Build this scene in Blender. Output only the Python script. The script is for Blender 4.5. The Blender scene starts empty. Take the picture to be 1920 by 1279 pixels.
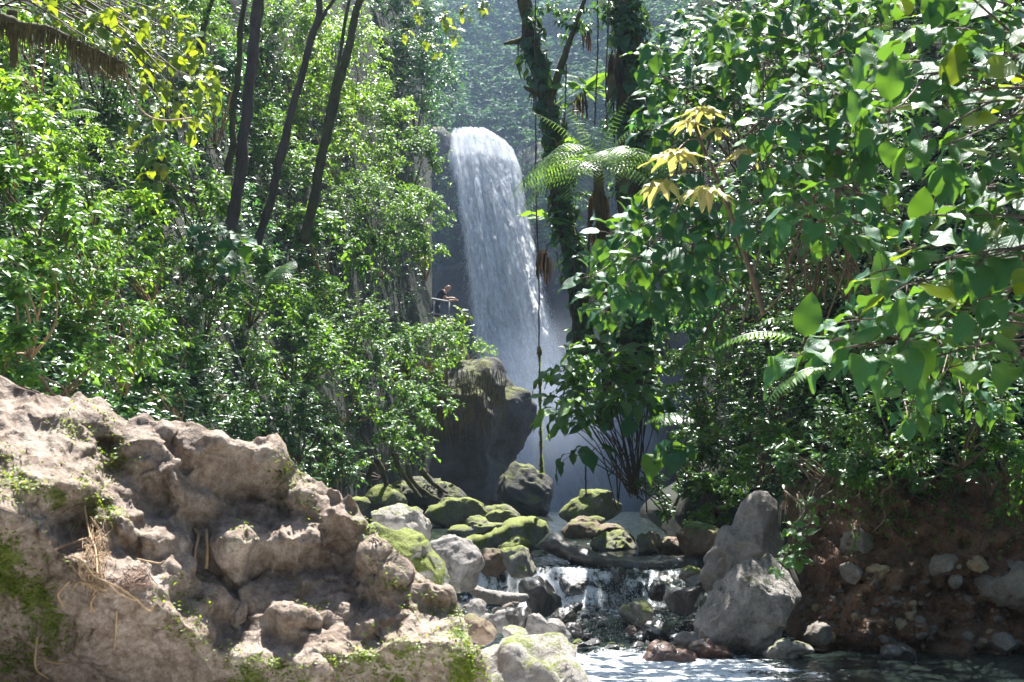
import bpy, bmesh, math
import numpy as np
from mathutils import Vector, Matrix

# ---------------------------------------------------------------- camera, sky, sun, exposure
scene = bpy.context.scene
COL = scene.collection
F = 2640.0                      # focal length in pixels of the 1920 px wide photograph
CAM = np.array([0.0, 0.0, 1.6])
PITCH = math.atan((940 - 639.5) / F)
cam_data = bpy.data.cameras.new('camera')
cam_data.sensor_width = 36.0
cam_data.lens = 36.0 * F / 1920.0
cam_data.clip_start = 0.1
cam_data.clip_end = 600.0
cam_data.dof.use_dof = True
cam_data.dof.focus_distance = 18.0
cam_data.dof.aperture_fstop = 4.5
cam = bpy.data.objects.new('camera', cam_data)
COL.objects.link(cam)
cam.location = CAM
cam.rotation_euler = (math.pi / 2 + PITCH, 0, 0)
scene.camera = cam

SUN_ELEV = math.radians(64)
SUN_AZ = math.radians(8)      # measured from +Y towards +X; negative is to the left
sun_dir = np.array([math.sin(SUN_AZ) * math.cos(SUN_ELEV), math.cos(SUN_AZ) * math.cos(SUN_ELEV), math.sin(SUN_ELEV)])
world = bpy.data.worlds.new('World')
scene.world = world
world.use_nodes = True
wn = world.node_tree.nodes
sky = wn.new('ShaderNodeTexSky')
sky.sky_type = 'NISHITA'
sky.sun_disc = False
sky.sun_elevation = SUN_ELEV
sky.sun_rotation = SUN_AZ
sky.air_density = 1.0
sky.dust_density = 1.0
bg = wn['Background']
bg.inputs['Strength'].default_value = 0.068
world.node_tree.links.new(sky.outputs[0], bg.inputs['Color'])
sd = bpy.data.lights.new('sun', 'SUN')
sd.energy = 5.0
sd.angle = math.radians(0.5)
sd.color = (1.0, 0.975, 0.94)
sun = bpy.data.objects.new('sun', sd)
COL.objects.link(sun)
sun.location = (0, 0, 40)
sun.rotation_euler = Vector(tuple(sun_dir)).to_track_quat('Z', 'Y').to_euler()

scene.view_settings.view_transform = 'Standard'
scene.view_settings.look = 'None'
scene.view_settings.gamma = 1.0
scene.view_settings.exposure = 1.85
scene.render.film_transparent = False
cy = scene.cycles
cy.use_denoising = True
cy.denoiser = 'OPENIMAGEDENOISE'
cy.max_bounces = 7
cy.diffuse_bounces = 3
cy.glossy_bounces = 2
cy.transmission_bounces = 4
cy.transparent_max_bounces = 10
cy.volume_bounces = 1
cy.sample_clamp_indirect = 6.0
cy.caustics_reflective = False
cy.caustics_refractive = False
cy.use_adaptive_sampling = True
cy.adaptive_threshold = 0.015

# ---------------------------------------------------------------- geometry helpers
cP, sP = math.cos(PITCH), math.sin(PITCH)
def at(px, py, Y):
    """World point seen at photograph pixel (px, py) at distance Y along the world's Y axis."""
    px, py, Y = np.broadcast_arrays(np.asarray(px, float), np.asarray(py, float), np.asarray(Y, float))
    u = (px - 960.0) / F
    v = (639.5 - py) / F
    dy = cP - v * sP
    dz = sP + v * cP
    s = Y / dy
    return np.stack([u * s, Y + 0 * s, CAM[2] + dz * s], -1)
def m_per_px(Y):
    return Y / F

def norm(v):
    v = np.asarray(v, float)
    return v / np.maximum(np.linalg.norm(v, axis=-1, keepdims=True), 1e-9)

_prng = np.random.default_rng(7)
_perm = np.concatenate([_prng.permutation(256)] * 3)
_grad = norm(_prng.normal(size=(256, 3)))
def noise3(p):
    p = np.asarray(p, float)
    i = np.floor(p).astype(int)
    f = p - i
    i &= 255
    w = f * f * f * (f * (f * 6 - 15) + 10)
    out = 0
    for dx in (0, 1):
        wx = w[..., 0] if dx else 1 - w[..., 0]
        for dy in (0, 1):
            wy = w[..., 1] if dy else 1 - w[..., 1]
            for dz in (0, 1):
                wz = w[..., 2] if dz else 1 - w[..., 2]
                h = _perm[_perm[_perm[(i[..., 0] + dx) & 255] + ((i[..., 1] + dy) & 255)] + ((i[..., 2] + dz) & 255)]
                g = _grad[h]
                d = g[..., 0] * (f[..., 0] - dx) + g[..., 1] * (f[..., 1] - dy) + g[..., 2] * (f[..., 2] - dz)
                out = out + wx * wy * wz * d
    return out * 1.6
def fbm(p, octv=4, gain=0.5, ridged=False):
    a, s, t = 1.0, 0, 0
    p = np.asarray(p, float)
    for k in range(octv):
        n = noise3(p * 2.03 ** k + 17.3 * k)
        if ridged:
            n = 1 - 2 * np.abs(n)
        s = s + a * n
        t += a
        a *= gain
    return s / t
def worley(p, seed=0, full=False):
    """F1 distance and the cell's random value."""
    p = np.asarray(p, float)
    i = np.floor(p).astype(int)
    best = np.full(p.shape[:-1], 9.0)
    sec = np.full(p.shape[:-1], 9.0)
    val = np.zeros(p.shape[:-1])
    pt = np.zeros(p.shape)
    for dx in (-1, 0, 1):
        for dy in (-1, 0, 1):
            for dz in (-1, 0, 1):
                c = i + np.array([dx, dy, dz])
                h = _perm[_perm[_perm[(c[..., 0] + seed) & 255] + (c[..., 1] & 255)] + (c[..., 2] & 255)]
                q = c + 0.5 + 0.45 * _grad[h]
                d = np.linalg.norm(p - q, axis=-1)
                m = d < best
                sec = np.where(m, best, np.minimum(sec, d))
                val = np.where(m, h / 255.0, val)
                pt = np.where(m[..., None], q, pt)
                best = np.where(m, d, best)
    return (best, sec, val, pt) if full else (best, sec, val)
def facets3(p, seed, tilt=0.5, step=0.25):
    """Broken-rock relief: each cell is a tilted flat piece at its own level."""
    w_ = 0.22 * np.stack([noise3(p * 1.7 + 5), noise3(p * 1.7 + 25), noise3(p * 1.7 + 45)], -1)
    f1, f2, v, q = worley(p + w_, seed, True)
    gd = _grad[(v * 255).astype(int)]
    r = tilt * ((p + w_ - q) * gd).sum(-1) + step * (v - 0.5)
    return r * smooth(0.0, 0.10, f2 - f1) - 0.12 * smooth(0.10, 0.0, f2 - f1)

def smooth(a, b, x):
    t = np.clip((x - a) / (b - a), 0, 1)
    return t * t * (3 - 2 * t)

def tag(o, label=None, cat=None, group=None, kind=None):
    if label: o['label'] = label
    if cat: o['category'] = cat
    if group: o['group'] = group
    if kind: o['kind'] = kind
    return o

def mesh_from(name, V, faces, mat=None, smooth_shade=True, attrs=None, uv=None):
    """V (n,3); faces: list of int arrays (m,3) / (m,4)."""
    if isinstance(faces, np.ndarray):
        faces = [faces]
    me = bpy.data.meshes.new(name)
    V = np.ascontiguousarray(V, dtype=np.float32)
    me.vertices.add(len(V))
    me.vertices.foreach_set('co', V.ravel())
    loops = np.concatenate([f.ravel() for f in faces]).astype(np.int32)
    counts = np.concatenate([np.full(len(f), f.shape[1]) for f in faces]).astype(np.int32)
    me.loops.add(len(loops))
    me.loops.foreach_set('vertex_index', loops)
    me.polygons.add(len(counts))
    starts = np.concatenate([[0], np.cumsum(counts)[:-1]]).astype(np.int32)
    me.polygons.foreach_set('loop_start', starts)
    me.update(calc_edges=True)
    if smooth_shade:
        me.polygons.foreach_set('use_smooth', np.ones(len(counts), bool))
    if attrs:
        for k, a in attrs.items():
            at_ = me.attributes.new(k, 'FLOAT', 'POINT')
            at_.data.foreach_set('value', np.ascontiguousarray(a, dtype=np.float32).ravel())
    if uv is not None:
        l = me.uv_layers.new(name='UVMap')
        l.data.foreach_set('uv', np.ascontiguousarray(uv[loops], dtype=np.float32).ravel())
    if mat is not None:
        me.materials.append(mat)
    me.validate()
    return me

def link(name, me, parent=None, loc=None):
    o = bpy.data.objects.new(name, me)
    COL.objects.link(o)
    if parent is not None:
        o.parent = parent
    if loc is not None:
        o.location = tuple(float(c) for c in loc)
    return o

def build(name, V, faces, mat, root=None, origin=None, **kw):
    """World-space vertices -> object, placed at origin (or under root)."""
    V = np.asarray(V, float)
    if root is not None:
        rl = np.array(root['_loc']) if '_loc' in root else np.array(root.location)
        me = mesh_from(name, V - rl, faces, mat, **kw)
        return link(name, me, root)
    if origin is None:
        lo, hi = V.min(0), V.max(0)
        origin = np.array([(lo[0] + hi[0]) / 2, (lo[1] + hi[1]) / 2, lo[2]])
    me = mesh_from(name, V - origin, faces, mat, **kw)
    return link(name, me, None, origin)

def empty(name, loc):
    o = bpy.data.objects.new(name, None)
    o.empty_display_size = 0.2
    COL.objects.link(o)
    o.location = tuple(float(c) for c in loc)
    return o

class Acc:
    """Collects triangle / quad geometry."""
    def __init__(self):
        self.V, self.F, self.n = [], [], 0
    def add(self, V, Fc):
        V = np.asarray(V, float).reshape(-1, 3)
        Fc = np.asarray(Fc, int)
        if Fc.ndim == 2 and Fc.shape[1] == 4:
            Fc = np.concatenate([Fc[:, [0, 1, 2]], Fc[:, [0, 2, 3]]])
        self.V.append(V); self.F.append(Fc + self.n); self.n += len(V)
    def get(self):
        return np.concatenate(self.V), np.concatenate(self.F)
    def build(self, name, mat, root=None, **kw):
        V, Fc = self.get()
        return build(name, V, Fc, mat, root, **kw)

def grid_faces(nu, nv, wrap=False):
    """nu rows of nv vertices."""
    i = np.arange(nu - 1)[:, None]
    j = np.arange(nv if wrap else nv - 1)[None, :]
    j2 = (j + 1) % nv
    return np.stack([i * nv + j, i * nv + j2, (i + 1) * nv + j2, (i + 1) * nv + j], -1).reshape(-1, 4)

def spline(P, n):
    """Catmull-Rom through the points, n samples."""
    P = np.asarray(P, float)
    Q = np.concatenate([[2 * P[0] - P[1]], P, [2 * P[-1] - P[-2]]])
    t = np.linspace(0, len(P) - 1 - 1e-6, n)
    i = np.floor(t).astype(int)
    f = (t - i)[:, None]
    p0, p1, p2, p3 = Q[i], Q[i + 1], Q[i + 2], Q[i + 3]
    return 0.5 * (2 * p1 + (p2 - p0) * f + (2 * p0 - 5 * p1 + 4 * p2 - p3) * f ** 2 + (3 * p1 - p0 - 3 * p2 + p3) * f ** 3)

def tube(P, R, sides=7, acc=None, rough=0.0, seed=0.0):
    """Tube along points P with radii R."""
    P = np.asarray(P, float)
    R = np.broadcast_to(np.asarray(R, float), (len(P),))
    T = norm(np.gradient(P, axis=0))
    ref = np.array([0.31, 0.92, 0.21])
    N = norm(np.cross(T, ref))
    B = np.cross(T, N)
    a = np.linspace(0, 2 * np.pi, sides, endpoint=False)
    rr = R[:, None, None]
    ring = N[:, None] * np.cos(a)[None, :, None] + B[:, None] * np.sin(a)[None, :, None]
    V = P[:, None] + ring * rr
    if rough:
        q = V / (np.maximum(R.mean(), 1e-3) * 1.6) * np.array([1, 1, 0.45]) + seed
        V = V + ring * rr * (rough * fbm(q, 3))[..., None]
    V = V.reshape(-1, 3)
    Fc = grid_faces(len(P), sides, True)
    Fc = np.concatenate([Fc[:, [0, 1, 2]], Fc[:, [0, 2, 3]]])
    n = len(V)
    V = np.concatenate([V, [P[0], P[-1]]])
    k = np.arange(sides)
    k2 = (k + 1) % sides
    b = (len(P) - 1) * sides
    Fc = np.concatenate([Fc, np.stack([np.full(sides, n), k2, k], -1), np.stack([np.full(sides, n + 1), b + k, b + k2], -1)])
    if acc is not None:
        acc.add(V, Fc)
    return V, Fc

def tps(ctrl):
    c = np.array(ctrl, float)
    X = c[:, :2] / 500.0
    def K(d):
        return np.where(d > 1e-9, d * d * np.log(np.maximum(d, 1e-9)), 0)
    n = len(X)
    A = np.zeros((n + 3, n + 3))
    A[:n, :n] = K(np.linalg.norm(X[:, None] - X[None], axis=-1)) + np.eye(n) * 0.02
    Pm = np.concatenate([np.ones((n, 1)), X], 1)
    A[:n, n:] = Pm; A[n:, :n] = Pm.T
    w = np.linalg.solve(A, np.concatenate([c[:, 2], np.zeros(3)]))
    def f(px, py):
        px, py = np.broadcast_arrays(np.asarray(px, float), np.asarray(py, float))
        q = np.stack([px, py], -1) / 500.0
        d = np.linalg.norm(q[..., None, :] - X, axis=-1)
        return K(d) @ w[:n] + w[n] + q @ w[n + 1:]
    return f

def inpoly(poly, x, y):
    poly = np.asarray(poly, float)
    r = np.zeros(np.shape(x), bool)
    j = len(poly) - 1
    for i in range(len(poly)):
        xi, yi = poly[i]; xj, yj = poly[j]
        c = ((yi > y) != (yj > y)) & (x < (xj - xi) * (y - yi) / (yj - yi + 1e-12) + xi)
        r ^= c
        j = i
    return r

def blur(a, k, it=1):
    ker = np.ones(2 * k + 1) / (2 * k + 1)
    for _ in range(it):
        p = np.pad(a, ((k, k), (0, 0)), mode='edge')
        cs = np.cumsum(np.concatenate([np.zeros((1, p.shape[1])), p]), 0)
        a = (cs[2 * k + 1:] - cs[:-2 * k - 1]) / (2 * k + 1)
        p = np.pad(a, ((0, 0), (k, k)), mode='edge')
        cs = np.cumsum(np.concatenate([np.zeros((p.shape[0], 1)), p], 1), 1)
        a = (cs[:, 2 * k + 1:] - cs[:, :-2 * k - 1]) / (2 * k + 1)
    return a

# ---------------------------------------------------------------- materials
MATS = {}
class NT:
    def __init__(self, name):
        self.m = bpy.data.materials.new(name)
        self.m.use_nodes = True
        self.t = self.m.node_tree
        self.t.nodes.clear()
        self.out = self.t.nodes.new('ShaderNodeOutputMaterial')
    def n(self, kind, **kw):
        nd = self.t.nodes.new(kind)
        for k, v in kw.items():
            if k.startswith('i_'):
                nd.inputs[k[2:].replace('_', ' ')].default_value = v
            else:
                setattr(nd, k, v)
        return nd
    def l(self, a, b):
        self.t.links.new(a, b)
    def ramp(self, fac, stops):
        r = self.n('ShaderNodeValToRGB')
        els = r.color_ramp.elements
        while len(els) < len(stops):
            els.new(0.5)
        for e, (p, c) in zip(els, stops):
            e.position = p
            e.color = (*c, 1) if len(c) == 3 else c
        self.l(fac, r.inputs[0])
        return r.outputs[0]
    def mix(self, fac, a, b, mode='MIX'):
        x = self.n('ShaderNodeMix', data_type='RGBA', blend_type=mode)
        if isinstance(fac, (int, float)): x.inputs[0].default_value = fac
        else: self.l(fac, x.inputs[0])
        for s, v in ((6, a), (7, b)):
            if isinstance(v, tuple): x.inputs[s].default_value = (*v, 1)
            else: self.l(v, x.inputs[s])
        return x.outputs[2]
    def math(self, op, a, b=None, clamp=False):
        x = self.n('ShaderNodeMath', operation=op, use_clamp=clamp)
        for s, v in ((0, a), (1, b)):
            if v is None: continue
            if isinstance(v, (int, float)): x.inputs[s].default_value = v
            else: self.l(v, x.inputs[s])
        return x.outputs[0]
    def noise(self, scale, detail=4, rough=0.55, vec=None, dist=0.0):
        x = self.n('ShaderNodeTexNoise')
        x.inputs['Scale'].default_value = scale
        x.inputs['Detail'].default_value = detail
        x.inputs['Roughness'].default_value = rough
        x.inputs['Distortion'].default_value = dist
        if vec is not None: self.l(vec, x.inputs['Vector'])
        return x.outputs[0]
    def bump(self, h, strength=0.5, dist=0.02):
        b = self.n('ShaderNodeBump')
        b.inputs['Strength'].default_value = strength
        b.inputs['Distance'].default_value = dist
        self.l(h, b.inputs['Height'])
        return b.outputs[0]

def leaf_mat(name, base, trans, rough=0.36, tfac=0.38, var=0.35, yellow=0.06, obj_random=False, veins=False, spec=0.5, brown=(0.20, 0.10, 0.03)):
    T = NT(name)
    if obj_random:
        rnd = T.n('ShaderNodeObjectInfo').outputs['Random']
    else:
        rnd = T.n('ShaderNodeNewGeometry').outputs['Random Per Island']
    b = np.array(base); t = np.array(trans)
    lo, hi = tuple(b * (1 - var)), tuple(np.clip(b * (1 + var) * np.array([1.25, 1.0, 0.9]), 0, 1))
    stops = [(0.0, lo), (0.55, tuple(b)), (1 - yellow - 0.02, hi), (1 - yellow, tuple(t * 0.75)), (1 - yellow * 0.2, tuple(t * 0.75)), (1.0, brown)]
    col = T.ramp(rnd, stops)
    tlo, thi = tuple(t * 0.7), tuple(np.clip(t * 1.2, 0, 1))
    tcol = T.ramp(rnd, [(0.0, thi), (1.0, tlo)])
    p = T.n('ShaderNodeBsdfPrincipled', i_Roughness=rough, i_IOR=1.45)
    p.inputs['Specular IOR Level'].default_value = spec
    if veins:
        uv = T.n('ShaderNodeUVMap')
        sx = T.n('ShaderNodeSeparateXYZ')
        T.l(uv.outputs[0], sx.inputs[0])
        v = T.math('ABSOLUTE', T.math('SUBTRACT', sx.outputs[1], 0.5))
        ph = T.math('ADD', T.math('MULTIPLY', sx.outputs[0], 8.0), T.math('MULTIPLY', v, -7.0))
        saw = T.math('ABSOLUTE', T.math('SUBTRACT', T.math('FRACT', ph), 0.5))
        side = T.math('SUBTRACT', 1.0, T.math('MULTIPLY', saw, 11.0), clamp=True)
        mid = T.math('SUBTRACT', 1.0, T.math('MULTIPLY', v, 42.0), clamp=True)
        vein = T.math('MAXIMUM', T.math('MULTIPLY', side, 0.6), mid)
        blot = T.noise(9.0, 3, 0.6)
        col = T.mix(T.math('MULTIPLY', vein, 0.45), col, tuple(np.clip(b * 2.2 + 0.02, 0, 1)))
        col = T.mix(T.math('MULTIPLY', blot, 0.35), col, tuple(b * 0.7))
        spot = T.math('MULTIPLY', T.math('SUBTRACT', T.noise(13.0, 4, 0.7), 0.66), 14.0, clamp=True)
        col = T.mix(spot, col, brown)
        tcol = T.mix(T.math('MULTIPLY', vein, 0.5), tcol, tuple(t * 0.45))
        nb = T.bump(T.math('ADD', T.math('MULTIPLY', vein, -0.6), T.math('MULTIPLY', T.noise(14.0, 2), 0.5)), 0.5, 0.006)
        T.l(nb, p.inputs['Normal'])
        rr = T.math('ADD', T.math('MULTIPLY', T.noise(30.0, 3), 0.22), rough - 0.10)
        T.l(rr, p.inputs['Roughness'])
    T.l(col, p.inputs['Base Color'])
    tr = T.n('ShaderNodeBsdfTranslucent')
    T.l(tcol, tr.inputs['Color'])
    mx = T.n('ShaderNodeMixShader')
    mx.inputs[0].default_value = tfac
    T.l(p.outputs[0], mx.inputs[1]); T.l(tr.outputs[0], mx.inputs[2])
    T.l(mx.outputs[0], T.out.inputs[0])
    MATS[name] = T.m
    return T.m

def rock_mat(name, dark, mid, light, moss=0.0, moss_lo=0.3, rough=0.85, scale=3.0, wet=0.0, attr=False, moss_col=((0.06, 0.075, 0.008), (0.20, 0.24, 0.02)), bump=0.5):
    T = NT(name)
    tc = T.n('ShaderNodeTexCoord').outputs['Object']
    geo = T.n('ShaderNodeNewGeometry')
    n1 = T.noise(scale, 6, 0.62, tc, 0.3)
    n2 = T.noise(scale * 6.5, 5, 0.65, tc)
    n3 = T.noise(scale * 28, 3, 0.6, tc)
    c = T.ramp(n1, [(0.28, dark), (0.5, mid), (0.72, light)])
    n0 = T.noise(scale * 0.45, 5, 0.7, tc, 0.8)
    c = T.mix(T.math('MULTIPLY', T.ramp(n0, [(0.40, (0, 0, 0)), (0.60, (1, 1, 1))]), 0.55), c, tuple(np.array(dark) * np.array([1.0, 0.82, 0.68])))
    c = T.mix(T.math('MULTIPLY', T.ramp(n2, [(0.35, (0, 0, 0)), (0.65, (1, 1, 1))]), 0.5), c, tuple(np.array(light) * 1.12))
    c = T.mix(T.math('MULTIPLY', T.ramp(n3, [(0.5, (0, 0, 0)), (0.72, (1, 1, 1))]), 0.55), c, tuple(np.array(dark) * 0.6))
    # crevice-like dark lichen spots
    vor = T.n('ShaderNodeTexVoronoi', feature='F1')
    vor.inputs['Scale'].default_value = scale * 9
    T.l(tc, vor.inputs['Vector'])
    h = T.math('ADD', T.math('MULTIPLY', n1, 0.9), T.math('ADD', T.math('MULTIPLY', n2, 0.5), T.math('MULTIPLY', n3, 0.16)))
    h = T.math('ADD', h, T.math('MULTIPLY', vor.outputs[0], 0.12))
    p = T.n('ShaderNodeBsdfPrincipled', i_Roughness=rough)
    if moss > 0 or attr:
        sx = T.n('ShaderNodeSeparateXYZ')
        T.l(geo.outputs['Normal'], sx.inputs[0])
        mn = T.noise(scale * 1.7, 5, 0.65, tc)
        f = T.math('ADD', T.math('MULTIPLY', sx.outputs[2], 0.55), T.math('MULTIPLY', mn, 1.6))
        f = T.math('SUBTRACT', f, 1.55 - moss)
        if attr:
            a = T.n('ShaderNodeAttribute', attribute_name='moss')
            f = T.math('ADD', T.math('SUBTRACT', T.math('MULTIPLY', a.outputs['Fac'], 1.5), 1.15), T.math('MULTIPLY', T.math('SUBTRACT', mn, 0.1), 1.1))
        mf = T.noise(scale * 14, 5, 0.7, tc)
        f = T.math('ADD', f, T.math('MULTIPLY', T.math('SUBTRACT', mf, 0.52), 1.3))
        f = T.math('MULTIPLY', f, 3.5, clamp=True)
        mv = T.noise(scale * 20, 4, 0.7, tc)
        mcol = T.ramp(mv, [(0.3, moss_col[0]), (0.7, moss_col[1])])
        c = T.mix(f, c, mcol)
        h = T.math('ADD', h, T.math('MULTIPLY', f, T.math('MULTIPLY', mv, 0.5)))
        if wet:
            T.l(T.math('ADD', T.math('MULTIPLY', f, 0.5), rough, clamp=True), p.inputs['Roughness'])
    T.l(c, p.inputs['Base Color'])
    T.l(T.bump(h, bump, 0.06), p.inputs['Normal'])
    if wet:
        p.inputs['Coat Weight'].default_value = wet
        p.inputs['Coat Roughness'].default_value = 0.12
    T.l(p.outputs[0], T.out.inputs[0])
    MATS[name] = T.m
    return T.m

def plain_mat(name, c1, c2, scale=6.0, rough=0.8, bump=0.3, bdist=0.02, stretch=None):
    T = NT(name)
    tc = T.n('ShaderNodeTexCoord').outputs['Object']
    if stretch:
        mp = T.n('ShaderNodeMapping')
        mp.inputs['Scale'].default_value = stretch
        T.l(tc, mp.inputs['Vector']); tc = mp.outputs[0]
    n = T.noise(scale, 6, 0.62, tc)
    p = T.n('ShaderNodeBsdfPrincipled', i_Roughness=rough)
    T.l(T.ramp(n, [(0.3, c1), (0.7, c2)]), p.inputs['Base Color'])
    T.l(T.bump(T.noise(scale * 3, 5, 0.65, tc), bump, bdist), p.inputs['Normal'])
    T.l(p.outputs[0], T.out.inputs[0])
    MATS[name] = T.m
    return T.m

# leaves
leaf_mat('leaf_small', (0.055, 0.17, 0.026), (0.26, 0.50, 0.03), rough=0.42, tfac=0.36, spec=0.4)
leaf_mat('leaf_yellow', (0.065, 0.19, 0.018), (0.36, 0.62, 0.03), rough=0.36, tfac=0.45, yellow=0.12)
leaf_mat('leaf_dark', (0.034, 0.12, 0.032), (0.15, 0.34, 0.03), rough=0.34, tfac=0.30)
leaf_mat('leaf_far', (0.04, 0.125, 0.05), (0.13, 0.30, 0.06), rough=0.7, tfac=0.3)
leaf_mat('leaf_blue', (0.03, 0.125, 0.06), (0.16, 0.42, 0.07), rough=0.36, tfac=0.3)
leaf_mat('big_leaf', (0.022, 0.115, 0.048), (0.22, 0.44, 0.02), rough=0.47, tfac=0.26, obj_random=True, veins=True, yellow=0.015, spec=0.32)
leaf_mat('big_leaf_bright', (0.05, 0.13, 0.03), (0.46, 0.58, 0.02), rough=0.34, tfac=0.42, obj_random=True, veins=True, yellow=0.03)
leaf_mat('climber_leaf_shaded', (0.018, 0.066, 0.02), (0.12, 0.24, 0.02), rough=0.4, tfac=0.18, obj_random=True, veins=True, yellow=0.03)  # green darkened to stand in for shade on the vine-clad trunks
leaf_mat('vine_leaf', (0.035, 0.13, 0.03), (0.30, 0.55, 0.035), rough=0.38, tfac=0.42, obj_random=True, veins=True, yellow=0.03)
leaf_mat('umbrella_leaf', (0.30, 0.29, 0.11), (0.62, 0.58, 0.13), rough=0.42, tfac=0.34, var=0.55, obj_random=True, yellow=0.12, veins=True)
leaf_mat('fern_leaf', (0.05, 0.13, 0.035), (0.24, 0.42, 0.05), rough=0.38, tfac=0.36)
leaf_mat('moss_leaf', (0.10, 0.17, 0.012), (0.42, 0.55, 0.03), rough=0.5, tfac=0.4)
leaf_mat('dead_leaf', (0.06, 0.038, 0.02), (0.14, 0.08, 0.03), rough=0.7, tfac=0.25)
plain_mat('hanging_moss', (0.07, 0.06, 0.02), (0.19, 0.15, 0.04), 9, 0.9, 0.5)
# wood
plain_mat('dark_bark', (0.035, 0.025, 0.02), (0.10, 0.075, 0.055), 7, 0.85, 0.8, 0.03, (1, 1, 0.25))
plain_mat('mossy_bark', (0.035, 0.03, 0.014), (0.11, 0.10, 0.03), 7, 0.9, 0.8, 0.04, (1, 1, 0.4))
plain_mat('brown_twig', (0.06, 0.04, 0.022), (0.15, 0.10, 0.05), 10, 0.7, 0.4)
plain_mat('red_twig', (0.13, 0.06, 0.035), (0.26, 0.14, 0.08), 10, 0.6, 0.4)
plain_mat('pale_root', (0.22, 0.14, 0.07), (0.46, 0.31, 0.16), 12, 0.7, 0.4)
# ground and rock
plain_mat('forest_soil', (0.006, 0.010, 0.003), (0.016, 0.022, 0.007), 3, 0.95, 0.8, 0.06)
rock_mat('cliff_rock', (0.02, 0.022, 0.025), (0.05, 0.053, 0.056), (0.10, 0.10, 0.10), moss=0.25, scale=0.5, rough=0.6, bump=0.7)
rock_mat('outcrop_rock', (0.070, 0.042, 0.024), (0.165, 0.110, 0.070), (0.41, 0.34, 0.275), scale=2.6, attr=True, bump=0.6, moss_col=((0.045, 0.05, 0.008), (0.15, 0.17, 0.02)))
rock_mat('pale_rock', (0.17, 0.15, 0.125), (0.29, 0.265, 0.23), (0.42, 0.39, 0.35), moss=0.42, scale=3.5)
rock_mat('bare_rock', (0.085, 0.076, 0.066), (0.17, 0.155, 0.14), (0.30, 0.28, 0.255), moss=0.0, scale=3.2)
rock_mat('mossy_rock', (0.12, 0.11, 0.09), (0.2, 0.19, 0.165), (0.32, 0.30, 0.27), moss=0.78, scale=2.4)
rock_mat('half_mossy_rock', (0.12, 0.105, 0.085), (0.21, 0.195, 0.17), (0.34, 0.32, 0.29), moss=0.6, scale=2.6)
rock_mat('brown_rock', (0.07, 0.045, 0.03), (0.14, 0.09, 0.06), (0.23, 0.17, 0.12), moss=0.35, scale=2.6)
rock_mat('wet_rock', (0.025, 0.022, 0.02), (0.06, 0.052, 0.048), (0.12, 0.11, 0.10), moss=0.0, scale=3.5, rough=0.35, wet=0.7, bump=0.6)
rock_mat('wet_red_rock', (0.05, 0.02, 0.012), (0.12, 0.045, 0.025), (0.19, 0.085, 0.05), moss=0.0, scale=3.5, rough=0.35, wet=0.9, bump=0.9)
rock_mat('spire_rock', (0.085, 0.078, 0.068), (0.22, 0.20, 0.18), (0.45, 0.425, 0.39), moss=0.36, scale=3.0, bump=1.0, moss_col=((0.03, 0.04, 0.008), (0.08, 0.09, 0.015)))
rock_mat('ledge_rock', (0.022, 0.02, 0.018), (0.05, 0.046, 0.042), (0.10, 0.092, 0.085), moss=0.5, scale=0.9, bump=0.8, moss_col=((0.05, 0.055, 0.01), (0.17, 0.19, 0.03)))
rock_mat('bank_earth', (0.055, 0.027, 0.013), (0.145, 0.072, 0.036), (0.29, 0.165, 0.09), scale=2.6, bump=1.0)
rock_mat('bank_stone', (0.10, 0.085, 0.07), (0.20, 0.175, 0.145), (0.32, 0.28, 0.235), scale=5.0)
rock_mat('tan_stone', (0.20, 0.14, 0.075), (0.36, 0.27, 0.16), (0.50, 0.40, 0.26), scale=5.0)
rock_mat('stream_bed', (0.03, 0.026, 0.022), (0.07, 0.06, 0.05), (0.12, 0.105, 0.09), scale=2.0, rough=0.5)
# ---------------------------------------------------------------- the setting: ground, slopes, cliff
def struct(o, label=None):
    o['kind'] = 'structure'
    if label: o['label'] = label
    return o

def bed_z(y):
    return np.interp(y, [-20, 12, 16.5, 18.4, 19.0, 24, 30, 50, 140], [-0.55, -0.5, -0.32, -0.05, 0.35, 0.7, 0.95, 1.1, 1.6])
gx = np.concatenate([np.linspace(-70, -9, 20), np.linspace(-8, 10, 110), np.linspace(11, 70, 20)])
gy = np.concatenate([np.linspace(-15, 3, 10), np.linspace(4, 34, 180), np.linspace(35, 130, 40)])
GX, GY = np.meshgrid(gx, gy)
gd = np.abs(GX - 1.0)
GZ = bed_z(GY) + 0.12 * np.maximum(0, gd - 6) + 0.10 * fbm(np.stack([GX, GY, 0 * GX], -1) * 0.9, 4)
struct(build('ground', np.stack([GX, GY, GZ], -1).reshape(-1, 3), grid_faces(len(gy), len(gx)), MATS['stream_bed'], origin=np.zeros(3)), 'dark stony stream bed and forest floor')

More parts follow.
